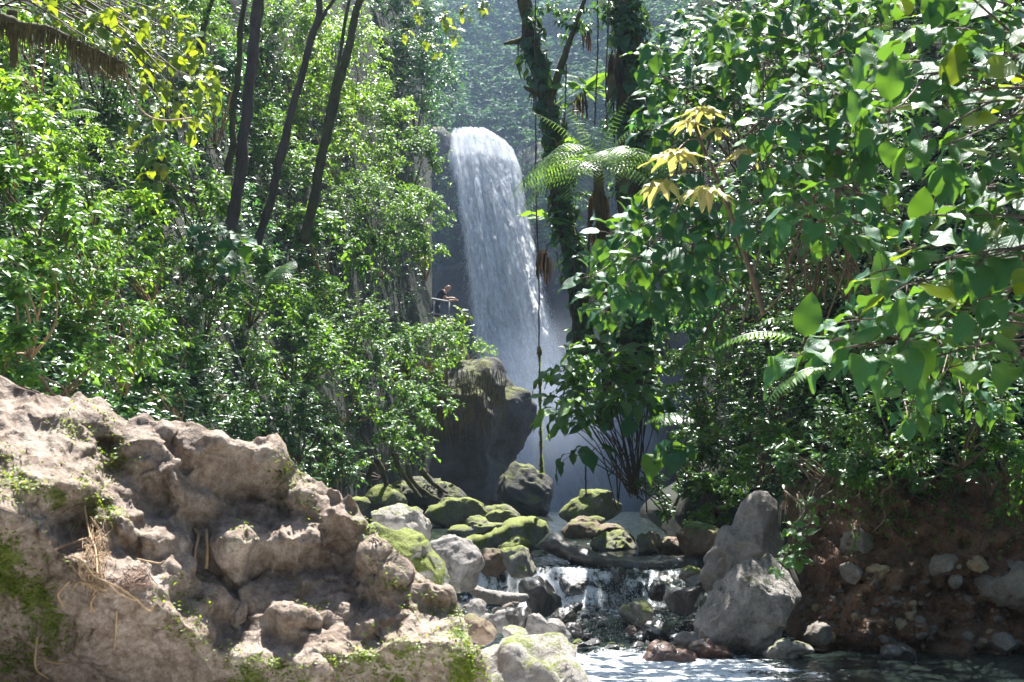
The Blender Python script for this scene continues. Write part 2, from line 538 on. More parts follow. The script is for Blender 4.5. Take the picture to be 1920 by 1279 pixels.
depthL = tps([(-300, 1050, 11), (-300, 700, 12.5), (-300, 300, 15), (-300, -300, 20), (100, 850, 13.5), (100, 400, 17), (100, 0, 22),
              (350, 900, 17.5), (350, 500, 23), (350, 200, 28), (350, -300, 34), (550, 950, 25), (550, 600, 30), (550, 300, 34), (550, -300, 41),
              (700, 950, 31), (700, 700, 34), (720, 400, 39), (720, 100, 45), (720, -300, 52), (830, 950, 38), (830, 700, 40), (830, 500, 46),
              (830, 300, 52), (830, 0, 60), (880, -300, 68), (-500, 300, 13)])
def slope_mesh(name, depth, x0, x1, y0, y1, step, mat, amp, seed):
    xs = np.arange(x0, x1 + 1, step); ys = np.arange(y0, y1 + 1, step)
    X, Yy = np.meshgrid(xs, ys)
    D = depth(X, Yy)
    P = at(X, Yy, D)
    d = amp * fbm(P * 0.45 + seed, 5)
    P[..., 1] += d * 1.4
    P[..., 2] += 0.4 * d
    return build(name, P.reshape(-1, 3), grid_faces(len(ys), len(xs)), mat, origin=np.zeros(3))
struct(slope_mesh('hillside_left', lambda x, y: depthL(x, y) + 0.8, -420, 810, -60, 1060, 10, MATS['forest_soil'], 0.7, 3.1),
       'steep jungle slope rising on the near side of the waterfall')

depthR = tps([(1240, 1000, 23.5), (1240, 500, 26), (1240, 0, 31), (1240, -300, 35), (1400, 1000, 19.5), (1400, 700, 20.5), (1400, 300, 23), (1400, -300, 30),
              (1520, 1240, 15.7), (1520, 1000, 16.3), (1520, 850, 17.3), (1700, 1240, 15.3), (1700, 1000, 15.9), (1700, 850, 16.6), (1700, 500, 18.0), (1700, 0, 22), (1700, -300, 26),
              (1920, 1240, 14.9), (1920, 1000, 15.5), (1920, 850, 16.0), (1920, 500, 17.5), (1920, 0, 21), (2300, 1240, 14), (2300, 900, 15), (2300, 400, 16), (2300, -300, 22)])
xs = np.arange(1200, 2401, 8); ys = np.arange(-220, 1330, 8)
X, Yy = np.meshgrid(xs, ys)
curl = 10 * smooth(1290, 1200, X) ** 2
X = X + 110 * smooth(1700, 1200, X) * smooth(960, 860, Yy)
D = depthR(X, Yy) + curl
P = at(X, Yy, D)
lump = fbm(P * np.array([1.1, 1.1, 1.6]) + 9, 5) * 0.35 + 0.25 * fbm(P * np.array([2.5, 2.5, 4.0]), 4, ridged=True) + 0.5 * facets3(P * np.array([2.2, 1, 2.8]), 9, 0.7, 0.5) + 0.22 * facets3(P * np.array([5.5, 1, 7]), 19, 0.7, 0.5)
w1, w2, wv = worley(P * 3.2, 5)
earth = smooth(1480, 1540, X) * smooth(860, 920, Yy)
P[..., 1] += lump * (0.5 + 0.3 * earth) - earth * 0.12 * np.clip(0.55 - w1, 0, 1) * (wv > 0.45)
BANK = P.copy(); BX, BY = xs, ys
def bank_at(px, py):
    return BANK[int(np.clip(np.searchsorted(BY, py), 0, len(BY) - 1)), int(np.clip(np.searchsorted(BX, px), 0, len(BX) - 1))].copy()
fc = grid_faces(len(ys), len(xs))
hill = build('hillside_right', P.reshape(-1, 3), fc, MATS['forest_soil'], origin=np.zeros(3))
struct(hill, 'steep jungle slope and undercut earth bank beside the pool')
hill.data.materials.append(MATS['bank_earth'])
fcx = X.ravel()[fc].mean(1) + 40 * noise3(np.stack([X.ravel()[fc].mean(1), Yy.ravel()[fc].mean(1), 0 * fc[:, 0]], -1) / 60)
fcy = Yy.ravel()[fc].mean(1) + 25 * noise3(np.stack([X.ravel()[fc].mean(1), Yy.ravel()[fc].mean(1), 0 * fc[:, 0] + 5], -1) / 45)
hill.data.polygons.foreach_set('material_index', ((fcx > 1470) & (fcy > 890)).astype(np.int32))

depthC = tps([(650, 1050, 57), (650, 300, 57), (650, 230, 60), (650, -400, 74), (850, 1050, 56), (850, 600, 57), (850, 300, 57.5), (930, 240, 61.5), (930, 60, 66), (930, -400, 80),
              (1050, 1050, 55), (1050, 600, 56), (1050, 320, 57.5), (1060, 200, 60.5), (1060, -400, 76), (1300, 1050, 50), (1300, 600, 52), (1300, 200, 55.5), (1300, -400, 68), (1500, 600, 48), (1500, -400, 62)])
xs = np.arange(560, 1560, 8); ys = np.arange(-64, 1060, 8)
X, Yy = np.meshgrid(xs, ys)
P = at(X, Yy, depthC(X, Yy))
strat = np.abs(((P[..., 2] * 0.55 + 1.2 * noise3(P * 0.12)) % 1.0) - 0.5) * 1.6
P[..., 1] += 1.6 * fbm(P * np.array([0.25, 0.25, 0.18]), 5) + strat * 0.6 + 2.4 * facets3(P * np.array([.55, .2, .4]), 33, .8, .5)
struct(build('cliff', P.reshape(-1, 3), grid_faces(len(ys), len(xs)), MATS['cliff_rock'], origin=np.zeros(3)), 'dark wet rock cliff behind the waterfall')

# ---------------------------------------------------------------- the pool and stream
def water_z(y):
    return np.interp(y, [0, 15.6, 16.2, 17.0, 17.6, 18.35, 18.75, 19.5, 22, 26, 34, 50], [0, 0, 0.02, 0.12, 0.17, 0.24, 0.68, 0.74, 0.86, 1.05, 1.2, 1.25])
wx = np.arange(-3.0, 11.0, 0.035); wy = np.concatenate([np.arange(5, 20.5, 0.035), np.arange(20.5, 48, 0.12)])
WX, WY = np.meshgrid(wx, wy)
turb = np.interp(WY, [0, 13.2, 14.6, 15.8, 16.4, 18.2, 18.7, 20, 26, 50], [0.10, 0.22, 0.5, 0.6, 1.0, 0.9, 1.0, 0.7, 0.5, 0.5])
turb = np.where(WY < 16, turb * (0.25 + 0.75 * smooth(3.2, 1.6, WX)), turb)
q = np.stack([WX, WY, 0 * WX], -1)
warp = q + 0.25 * np.stack([noise3(q * 1.3), noise3(q * 1.3 + 40), 0 * WX], -1)
rip = fbm(warp * np.array([3.0, 5.5, 1]), 4, ridged=True) * 0.034 + fbm(warp * np.array([1.1, 1.6, 1]) + 7, 3) * 0.05
fine = fbm(q * np.array([9.0, 16.0, 1]) + 3, 2) * 0.009
WZ = water_z(WY + 0.30 * noise3(q * 0.8 + 3) * smooth(16, 17, WY)) + rip * (0.18 + turb) + fine * (0.6 + turb)
fn = fbm(warp * np.array([2.2, 4.2, 1]) + 21, 5, 0.6, ridged=True)
fn2 = fbm(q * np.array([0.8, 1.2, 1]) + 55, 3)
foam = turb * 0.85 + 0.75 * fn + 0.7 * fn2 - 1.05
# churned white water running along the near side of the pool
near = smooth(15.6, 14.3, WY + 0.5 * noise3(q * 1.2)) * smooth(3.2, 1.6, WX + 0.4 * noise3(q * 1.7 + 9)) 
foam = np.maximum(foam, near * (0.8 + 1.1 * fbm(warp * np.array([0.8, 4.6, 1]) + 31, 5, 0.6) + 0.5 * fn))
fall = smooth(18.25, 18.4, WY) * smooth(18.9, 18.7, WY)
foam = np.clip(foam * 1.4 + fall * 0.35 * (fn > 0.2), 0, 1)
def water_mat():
    T = NT('stream_water')
    tc = T.n('ShaderNodeTexCoord').outputs['Object']
    a = T.n('ShaderNodeAttribute', attribute_name='foam')
    p = T.n('ShaderNodeBsdfPrincipled', i_Roughness=0.06, i_IOR=1.33)
    p.inputs['Base Color'].default_value = (0.018, 0.026, 0.022, 1)
    mp = T.n('ShaderNodeMapping'); mp.inputs['Scale'].default_value = (1.0, 0.7, 0.45); T.l(tc, mp.inputs['Vector'])
    nz = T.noise(11, 8, 0.72, mp.outputs[0], 0.6)
    f = T.math('MULTIPLY', T.math('SUBTRACT', T.math('ADD', T.math('MULTIPLY', a.outputs['Fac'], 0.62), T.math('MULTIPLY', nz, 1.9)), 1.22), 3.2, clamp=True)
    T.l(T.bump(T.noise(22, 3, 0.6, tc), 0.35, 0.02), p.inputs['Normal'])
    d = T.n('ShaderNodeBsdfPrincipled', i_Roughness=0.45)
    d.inputs['Base Color'].default_value = (0.82, 0.85, 0.87, 1)
    T.l(T.bump(T.noise(40, 3, 0.7, tc), 0.8, 0.03), d.inputs['Normal'])
    mx = T.n('ShaderNodeMixShader')
    T.l(f, mx.inputs[0]); T.l(p.outputs[0], mx.inputs[1]); T.l(d.outputs[0], mx.inputs[2])
    T.l(mx.outputs[0], T.out.inputs[0])
    return T.m
struct(build('water', np.stack([WX, WY, WZ], -1).reshape(-1, 3), grid_faces(len(wy), len(wx)), water_mat(), origin=np.zeros(3), attrs={'foam': foam}),
       'clear dark stream tumbling over rocks into a foaming pool')

# ---------------------------------------------------------------- the waterfall
def fall_mat():
    T = NT('falling_water')
    uv = T.n('ShaderNodeUVMap')
    mp = T.n('ShaderNodeMapping')
    mp.inputs['Scale'].default_value = (9.0, 2.2, 1.0)
    T.l(uv.outputs[0], mp.inputs['Vector'])
    n1 = T.noise(1.0, 6, 0.68, mp.outputs[0], 0.6)
    mp2 = T.n('ShaderNodeMapping')
    mp2.inputs['Scale'].default_value = (46.0, 12.0, 1.0)
    T.l(uv.outputs[0], mp2.inputs['Vector'])
    n2 = T.noise(1.0, 5, 0.7, mp2.outputs[0], 0.4)
    a = T.n('ShaderNodeAttribute', attribute_name='cover')
    f = T.math('ADD', T.math('MULTIPLY', n1, 1.1), T.math('MULTIPLY', n2, 0.9))
    f = T.math('ADD', T.math('SUBTRACT', f, 1.15), a.outputs['Fac'])
    alpha = T.math('MULTIPLY', f, 2.2, clamp=True)
    d = T.n('ShaderNodeBsdfDiffuse'); d.inputs['Color'].default_value = (0.86, 0.88, 0.90, 1)
    t = T.n('ShaderNodeBsdfTranslucent'); t.inputs['Color'].default_value = (0.86, 0.88, 0.90, 1)
    T.l(T.bump(T.math('ADD', n1, n2), 0.7, 0.25), d.inputs['Normal'])
    m = T.n('ShaderNodeMixShader'); m.inputs[0].default_value = 0.55
    T.l(d.outputs[0], m.inputs[1]); T.l(t.outputs[0], m.inputs[2])
    tp = T.n('ShaderNodeBsdfTransparent')
    mx = T.n('ShaderNodeMixShader')
    T.l(alpha, mx.inputs[0]); T.l(tp.outputs[0], mx.inputs[1]); T.l(m.outputs[0], mx.inputs[2])
    T.l(mx.outputs[0], T.out.inputs[0])
    return T.m
FALL = fall_mat()
fy = np.array([250, 262, 300, 350, 400, 450, 500, 550, 600, 650, 700, 750, 800, 850, 900, 960, 1010])
fl = np.array([838, 838, 842, 852, 860, 868, 876, 882, 888, 895, 905, 920, 935, 945, 950, 955, 955])
fr = np.array([958, 966, 976, 980, 988, 998, 1008, 1018, 1030, 1042, 1056, 1072, 1090, 1112, 1135, 1160, 1175])
fd = np.array([59.0, 57.0, 55.4, 54.5, 53.9, 53.5, 53.2, 53.0, 52.8, 52.6, 52.4, 52.2, 52.0, 51.8, 51.6, 51.4, 51.2])
fall_root = empty('waterfall', at(1040, 985, 51.5))
tag(fall_root, 'tall white waterfall plunging down the dark cliff behind the stream', 'waterfall')
for k, (dy, grow, cov) in enumerate(((0.0, 0.0, 0.85), (-0.35, 0.08, 0.42), (-0.8, 0.18, 0.10), (0.5, 0.05, 0.8))):
    nv, nu = 420, 84
    v = np.linspace(0, 1, nv); u = np.linspace(0, 1, nu)
    py = 250 + v * (1010 - 250)
    l = np.interp(py, fy, fl); r = np.interp(py, fy, fr); d = np.interp(py, fy, fd)
    wdt = (r - l) * (1.14 + 0.22 * v + grow * (0.3 + v))
    c = (l + r) / 2
    U, Vv = np.meshgrid(u, v)
    PX = c[:, None] + (U - 0.5) * wdt[:, None]
    PX = PX + 5 * noise3(np.stack([U * 3, Vv * 9, 0 * U + k * 7], -1)) * (0.3 + Vv)
    arch = (46 * np.clip((U - 0.55) / 0.45, 0, 1) ** 1.8 + 10 * np.clip((0.22 - U) / 0.22, 0, 1) ** 2 + 9 * fbm(np.stack([U * 5, 0 * U, 0 * U], -1), 3)) * np.clip(1 - Vv / 0.14, 0, 1)
    P = at(PX, np.broadcast_to(py[:, None], PX.shape) + arch, d[:, None] + dy)
    P[..., 1] += -0.8 * np.sqrt(np.clip(1 - (2 * U - 1) ** 2, 0, 1)) + 0.75 * fbm(np.stack([U * 9, Vv * 4 + 1.5 * noise3(np.stack([U * 4, Vv * 3, 0 * U], -1)), 0 * U + k * 3.3], -1), 5, 0.6) + 0.20 * fbm(np.stack([U * 15, Vv * 30 - 8 * np.abs(U - .4), 0 * U + k * 5.1], -1), 3, 0.6)
    edge = np.minimum(U, 1 - U)
    cover = cov - 1.0 * (1 - smooth(0.0, 0.20, edge)) - 0.25 * smooth(0.45, 1.0, Vv) + 0.25 * smooth(0.12, 0.0, Vv)
    uvs = np.stack([U, Vv * 3.0 + k * 1.7], -1).reshape(-1, 2)
    build('water_sheet', P.reshape(-1, 3), grid_faces(nv, nu), FALL, fall_root, attrs={'cover': cover}, uv=uvs)
# droplets flung off the sheet
rng = np.random.default_rng(5)
n = 5000
v = rng.random(n) ** 0.8
py = 262 + v * 650
l = np.interp(py, fy, fl); r = np.interp(py, fy, fr); d = np.interp(py, fy, fd)
side = rng.random(n)
u = np.where(side < 0.42, rng.normal(0.03, 0.07, n), np.where(side < 0.8, rng.normal(0.97, 0.07, n), rng.random(n)))
P = at(l + u * (r - l), py, d - 0.6 - rng.random(n) * 1.2)
s = rng.uniform(0.005, 0.016, n)[:, None, None]
tet = np.array([[1, 0, -.7], [-1, 0, -.7], [0, 1, .7], [0, -1, .9]]) * np.array([.6, .6, 1.3])
V = (P[:, None] + tet[None] * s).reshape(-1, 3)
Fc = (np.arange(n)[:, None, None] * 4 + np.array([[0, 1, 2], [0, 3, 1], [0, 2, 3], [1, 3, 2]])[None]).reshape(-1, 3)
T = NT('droplet')
p_ = T.n('ShaderNodeBsdfPrincipled', i_Roughness=0.3); p_.inputs['Base Color'].default_value = (0.85, 0.88, 0.9, 1)
T.l(p_.outputs[0], T.out.inputs[0])
o = build('spray', V, Fc, T.m, fall_root); o['kind'] = 'stuff'

# ---------------------------------------------------------------- the near rock outcrop
CREST = np.array([(-420, 640), (-150, 690), (-40, 700), (0, 708), (40, 725), (100, 735), (190, 738), (215, 775), (250, 790), (300, 795), (330, 784), (380, 800), (440, 825), (480, 820), (518, 814), (530, 850),
                  (560, 880), (600, 905), (640, 930), (680, 952), (700, 985), (712, 1030), (745, 1042), (770, 1072), (800, 1085), (845, 1102), (862, 1130), (872, 1165), (890, 1212), (915, 1260), (935, 1330)], float)
DARK = [
 [(345, 838), (380, 812), (430, 832), (470, 838), (525, 850), (527, 930), (500, 945), (440, 922), (410, 930), (360, 900), (345, 870)],
 [(242, 860), (278, 857), (335, 907), (349, 964), (302, 937), (255, 914)],
 [(349, 917), (423, 937), (430, 954), (386, 1008), (352, 984)],
 [(386, 1014), (497, 1011), (523, 1011), (614, 1020), (618, 1051), (537, 1068), (497, 1081), (463, 1098), (430, 1081), (389, 1068)],
 [(40, 905), (151, 900), (175, 934), (161, 974), (110, 985), (40, 960)],
 [(-10, 950), (67, 984), (110, 1038), (161, 1065), (201, 1092), (302, 1135), (379, 1202), (420, 1236), (420, 1420), (-450, 1420), (-450, 930)],
 [(268, 1011), (330, 1011), (325, 1040), (268, 1058)],
 [(302, 1065), (352, 1085), (349, 1135), (302, 1130)],
 [(379, 1115), (433, 1128), (463, 1152), (433, 1172), (379, 1145)],
 [(497, 1135), (523, 1152), (610, 1165), (597, 1187), (543, 1191), (497, 1189)],
 [(528, 866), (545, 876), (556, 960), (530, 950)],
 [(423, 1229), (470, 1238), (550, 1240), (620, 1270), (640, 1420), (423, 1420)],
 [(647, 1051), (677, 1032), (717, 1042), (717, 1072), (663, 1098)],
 [(600, 965), (690, 972), (680, 1024), (650, 1042), (618, 1020)],
 [(650, 1130), (714, 1082), (780, 1100), (727, 1117), (660, 1136)],
 [(775, 1114), (850, 1110), (862, 1140), (815, 1140)],
 [(640, 1246), (740, 1205), (808, 1204), (868, 1225), (930, 1260), (930, 1420), (640, 1420)],
 [(56, 776), (111, 778), (105, 802), (62, 796)], [(138, 793), (163, 795), (165, 815), (140, 812)], [(168, 795), (210, 805), (218, 828), (180, 830)], [(289, 797), (323, 800), (325, 826), (300, 830)],
 [(64, 742), (87, 742), (88, 756), (66, 756)], [(440, 850), (480, 845), (490, 870)], [(210, 985), (245, 990), (250, 1030), (212, 1020)], [(560, 1092), (588, 1085), (592, 1118), (562, 1120)],
 [(690, 1165), (716, 1160), (712, 1182), (690, 1184)], [(560, 930), (592, 925), (590, 955), (566, 958)], [(430, 1080), (462, 1100), (440, 1112), (412, 1096)],
]
st = 3
X, Yy = np.meshgrid(np.arange(-420, 960, st), np.arange(600, 1420, st))
wob = 9 * np.stack([noise3(np.stack([X, Yy, 0 * X], -1) / 34.0), noise3(np.stack([X, Yy, 0 * X + 9], -1) / 34.0)], -1)
riser = np.zeros(X.shape)
for poly in DARK:
    riser = np.maximum(riser, inpoly(poly, X + wob[..., 0], Yy + wob[..., 1]).astype(float))
extra = fbm(np.stack([X / 40.0, Yy / 20.0, 0 * X], -1), 4)
riser = np.maximum(riser, (extra > 0.19).astype(float) * 0.9)
riser = blur(riser, 1, 1)
tread = 0.0075 * (1 + 0.7 * fbm(np.stack([X / 70.0, Yy / 40.0, 0 * X + 3], -1), 3))
g = -(tread * (1 - riser) - 0.0034 * riser) * st
hx = (0.0012 + 0.0018 * fbm(np.stack([X / 60.0, Yy / 60.0, 0 * X + 30], -1), 3) + 0.0022 * riser * noise3(np.stack([X / 45.0, Yy / 90.0, 0 * X + 60], -1))) * st
ny, nx = X.shape
def dctm(n):
    k = np.arange(n)
    C = np.cos(np.pi * (k[:, None]) * (k[None] + 0.5) / n) * np.sqrt(2.0 / n)
    C[0] *= np.sqrt(0.5)
    return C, 2 - 2 * np.cos(np.pi * k / n)
Cy, ly = dctm(ny); Cx, lx = dctm(nx)
lam = 0.30
gm = (g[:-1] + g[1:]) / 2
hm = (hx[:, :-1] + hx[:, 1:]) / 2
rhs = np.zeros(X.shape)
rhs[1:] += gm; rhs[:-1] -= gm
rhs[:, 1:] += lam ** 2 * hm; rhs[:, :-1] -= lam ** 2 * hm
H = Cy @ rhs @ Cx.T
den = ly[:, None] + lam ** 2 * lx[None]
den[0, 0] = 1
H /= den
H[0, 0] = 0
DEP = Cy.T @ H @ Cx
DEP += 8.6 - DEP[int((1000 - 600) / st), int((300 + 420) / st)]
# break the surface into flat-faced blocks
rq = np.random.default_rng(3)
for cell, keep in ((95.0, 0.7), (38.0, 0.72)):
    sxx = np.arange(-450, 1000, cell); syy = np.arange(580, 1440, cell * 0.7)
    SX, SY = np.meshgrid(sxx, syy)
    SX = (SX + rq.uniform(-.48, .48, SX.shape) * cell).ravel(); SY = (SY + rq.uniform(-.48, .48, SY.shape) * cell * .7).ravel()
    wx_ = X + 12 * noise3(np.stack([X / 30, Yy / 30, 0 * X + 70], -1)); wy_ = Yy + 12 * noise3(np.stack([X / 30, Yy / 30, 0 * X + 90], -1))
    best = np.full(X.shape, 1e9); cid = np.zeros(X.shape, int)
    for ci in range(len(SX)):
        dd = (wx_ - SX[ci]) ** 2 + ((wy_ - SY[ci]) * 1.4) ** 2
        mk = dd < best
        best[mk] = dd[mk]; cid[mk] = ci
    flat = DEP.copy()
    for ci in range(len(SX)):
        mk = cid == ci
        if mk.sum() < 12: continue
        A_ = np.stack([X[mk], Yy[mk], np.ones(mk.sum())], -1)
        co = np.linalg.lstsq(A_, DEP[mk], rcond=None)[0]
        flat[mk] = A_ @ co
    DEP = keep * DEP + (1 - keep) * blur(flat, 1, 1)
def samp(A, px, py):
    fx = np.clip((px + 420) / st, 0, nx - 1.001); fy_ = np.clip((py - 600) / st, 0, ny - 1.001)
    i = fy_.astype(int); j = fx.astype(int)
    a = fy_ - i; b = fx - j
    return A[i, j] * (1 - a) * (1 - b) + A[i + 1, j] * a * (1 - b) + A[i, j + 1] * (1 - a) * b + A[i + 1, j + 1] * a * b
pxs = np.arange(-410, 930, 2.6)
crest = np.interp(pxs, CREST[:, 0], CREST[:, 1]) + 5 * fbm(np.stack([pxs / 22.0, 0 * pxs, 0 * pxs], -1), 4)
nt = 260
t = np.linspace(0, 1, nt)
PY = 1415 + (crest[None] - 1415) * t[:, None]
PX = np.broadcast_to(pxs[None], PY.shape)
DP = samp(DEP, PX, PY)
P = at(PX, PY, DP)
moss_polys = [[(-20, 1000), (100, 1060), (140, 1180), (60, 1279), (-450, 1420), (-450, 900)], [(420, 1230), (640, 1255), (640, 1420), (420, 1420)], [(640, 1250), (740, 1205), (810, 1204), (868, 1222), (940, 1260), (940, 1420), (640, 1420)],
              [(165, 890), (200, 905), (205, 960), (170, 970)], [(205, 960), (250, 985), (240, 1030), (205, 1010)], [(530, 860), (560, 880), (556, 960), (530, 945)], [(680, 955), (715, 985), (720, 1040), (690, 1030)],
              [(-20, 850), (40, 870), (20, 960), (-20, 960)], [(325, 1100), (375, 1110), (375, 1210), (320, 1190)], [(845, 1130), (890, 1210), (860, 1215), (835, 1160)], [(110, 770), (215, 790), (200, 830), (130, 825)],
              [(720, 1085), (790, 1095), (770, 1120), (720, 1115)], [(200, 830), (250, 850), (230, 880), (190, 870)], [(560, 1105), (600, 1110), (590, 1140), (560, 1130)], [(440, 985), (500, 1000), (450, 1012)],
              [(20, 890), (160, 905), (150, 960), (60, 960)]]
moss = np.zeros(PX.shape)
for poly in moss_polys:
    moss = np.maximum(moss, inpoly(poly, PX, PY).astype(float))
moss = np.clip(blur(moss, 9, 2) * (0.58 + 1.2 * fbm(P * 3.0, 4)), 0, 1.5)
# relief across the surface
e1 = np.gradient(P, axis=1); e0 = np.gradient(P, axis=0)
N = norm(np.cross(e1, e0))
N = np.where((N[..., 1:2] > 0.3) & (N[..., 2:3] < 0), -N, N)
sc1, sc2, _ = worley(P * 2.5 + 0.5 * np.stack([noise3(P * 2), noise3(P * 2 + 9), noise3(P * 2 + 19)], -1), 2)
sc3, sc4, _ = worley(P * 6.0 + 0.4 * np.stack([noise3(P * 5), noise3(P * 5 + 9), noise3(P * 5 + 19)], -1), 11)
rel = 0.11 * (sc1 ** 2 - 0.25) + 0.030 * (sc3 ** 2 - 0.25) + 0.05 * facets3(P * 2.9, 4, 0.9, 0.35) + 0.016 * facets3(P * 6.5 + 3, 14, 0.9, 0.4) + 0.004 * facets3(P * 15 + 3, 24, 0.9, 0.5) + 0.03 * fbm(P * 4.0, 5, 0.6) + 0.006 * fbm(P * 20.0, 4, 0.6)
P = P + N * rel[..., None]
# the far side falls away behind the crest
back = []
for k, (dy, dz) in enumerate(((0.18, -0.03), (0.45, -0.2), (0.8, -0.6), (1.2, -1.4), (1.5, -3.0))):
    back.append(P[-1] + np.array([0, dy, dz]) + 0.06 * np.stack([0 * pxs, fbm(np.stack([pxs / 30, 0 * pxs + k, 0 * pxs], -1), 3), 0 * pxs], -1))
P = np.concatenate([P, np.stack(back)])
moss = np.concatenate([moss, np.zeros((len(back), len(pxs)))])
outcrop = build('rock_outcrop', P.reshape(-1, 3), grid_faces(P.shape[0], P.shape[1]), MATS['outcrop_rock'], attrs={'moss': moss.ravel()})
tag(outcrop, 'large tan weathered rock outcrop with scalloped ledges in front of the left jungle slope', 'rock')
OUT_P, OUT_PX, OUT_PY, OUT_MOSS = P[:nt], PX, PY, moss[:nt]
def outcrop_at(px, py):
    j = int(np.clip(np.argmin(np.abs(pxs - px)), 0, len(pxs) - 1))
    i = int(np.argmin(np.abs(PY[:, j] - py)))
    return OUT_P[i, j]

# ---------------------------------------------------------------- boulders
_ico = {}
def ico(sub):
    if sub not in _ico:
        bm = bmesh.new()
        bmesh.ops.create_icosphere(bm, subdivisions=sub, radius=1.0)
        V = np.array([v.co[:] for v in bm.verts]); Fc = np.array([[v.index for v in f.verts] for f in bm.faces])
        bm.free()
        _ico[sub] = (V, Fc)
    return _ico[sub]
def boulder(name, label, outline, Y, mat, sub=4, thick=None, facets=3, rough=1.0, group=None, seed=0, cat='boulder', square=0.85):
    r_ = np.random.default_rng(seed + int(outline[0][0] * 7 + outline[0][1]))
    S, Fc = ico(sub)
    S = S.copy()
    for _ in range(facets + 2):
        nrm = norm(np.array([r_.normal(0, 0.7), r_.normal(0.1, 0.7), -abs(r_.normal(0.7, 0.4)) - 0.15]))   # (across, up, depth)
        d = r_.uniform(0.5, 0.78)
        e = S @ nrm - d
        S = S - np.maximum(e, 0)[:, None] * 0.92 * nrm
    o_ = np.array(outline, float)
    lo, hi = o_.min(0), o_.max(0)
    c = (lo + hi) / 2
    ang = np.arctan2(-(o_[:, 1] - c[1]), o_[:, 0] - c[0])
    rad = np.hypot(o_[:, 0] - c[0], o_[:, 1] - c[1])
    k = np.argsort(ang)
    ang, rad = ang[k], rad[k]
    A = np.concatenate([ang - 2 * np.pi, ang, ang + 2 * np.pi]); R = np.tile(rad, 3)
    aa = np.linspace(-np.pi, np.pi, 181)
    RR = np.interp(aa, A, R)
    RR = (np.roll(RR, 1) + 2 * RR + np.roll(RR, -1)) / 4
    ph = np.arctan2(S[:, 1], S[:, 0]); rr = np.clip(np.hypot(S[:, 0], S[:, 1]), 0, 1) ** square
    rad_v = np.interp(ph, aa, RR) * rr
    mp = m_per_px(Y)
    if thick is None:
        thick = 0.42 * min(hi - lo) * mp + 0.16 * max(hi - lo) * mp
    Pb = at(c[0] + rad_v * np.cos(ph), c[1] - rad_v * np.sin(ph), Y + thick)
    Pb[:, 1] += S[:, 2] * thick
    size = np.sqrt(np.prod(hi - lo)) * mp
    Nn = norm(Pb - Pb.mean(0))
    q = Pb / size
    f1, f2, _ = worley(q * 3.1 + seed, 3)
    Pb = Pb + Nn * (size * rough * (0.09 * fbm(q * 2.6 + seed, 6, 0.6) + 0.09 * (f1 ** 2 - 0.3) + 0.10 * facets3(q * 2.0 + seed, 7, 0.9, 0.18) + 0.016 * facets3(q * 5.5 + seed, 17, 0.9, 0.4)))[:, None]
    o = build(name, Pb, Fc, MATS[mat])
    tag(o, label, cat, group)
    return o
def slab(name, label, top, bot, Y, mat, depth, seed=0, cat='boulder', group=None):
    top = spline(np.array(top, float), 60); bot = spline(np.array(bot, float), 60)
    ns = 28
    a = np.linspace(0, 2 * np.pi, ns, endpoint=False)
    ca = np.sign(np.cos(a)) * np.abs(np.cos(a)) ** 0.75; sa = np.sign(np.sin(a)) * np.abs(np.sin(a)) ** 0.6
    mid = (top + bot) / 2; hf = (bot - top) / 2
    yy = np.broadcast_to(np.asarray(Y, float), (60,))
    ends = np.sqrt(np.clip(1 - np.linspace(-1, 1, 60) ** 12, 0.002, 1))
    Pq = at(mid[:, None, 0] + hf[:, None, 0] * sa[None], mid[:, None, 1] - hf[:, None, 1] * sa[None] * ends[:, None], yy[:, None] + depth)
    Pq[..., 1] += ca[None] * depth * ends[:, None]
    sz = abs(hf[:, 1]).max() * m_per_px(float(np.mean(yy)))
    cen = Pq.mean(1, keepdims=True)
    Pq = Pq + norm(Pq - cen) * (sz * (0.42 * fbm(Pq / sz * 0.7 + seed, 5) + 0.30 * facets3(Pq / sz * 0.9 + seed, 3, 0.9, 0.3)))[..., None]
    V = Pq.reshape(-1, 3)
    Fc = grid_faces(60, ns, True)
    n_ = len(V)
    V = np.concatenate([V, [Pq[0].mean(0), Pq[-1].mean(0)]])
    k = np.arange(ns); k2 = (k + 1) % ns
    caps = np.concatenate([np.stack([np.full(ns, n_), k, k2], -1), np.stack([np.full(ns, n_ + 1), 59 * ns + k2, 59 * ns + k], -1)])
    o = build(name, V, [Fc, caps], MATS[mat])
    tag(o, label, cat, group)
    return o

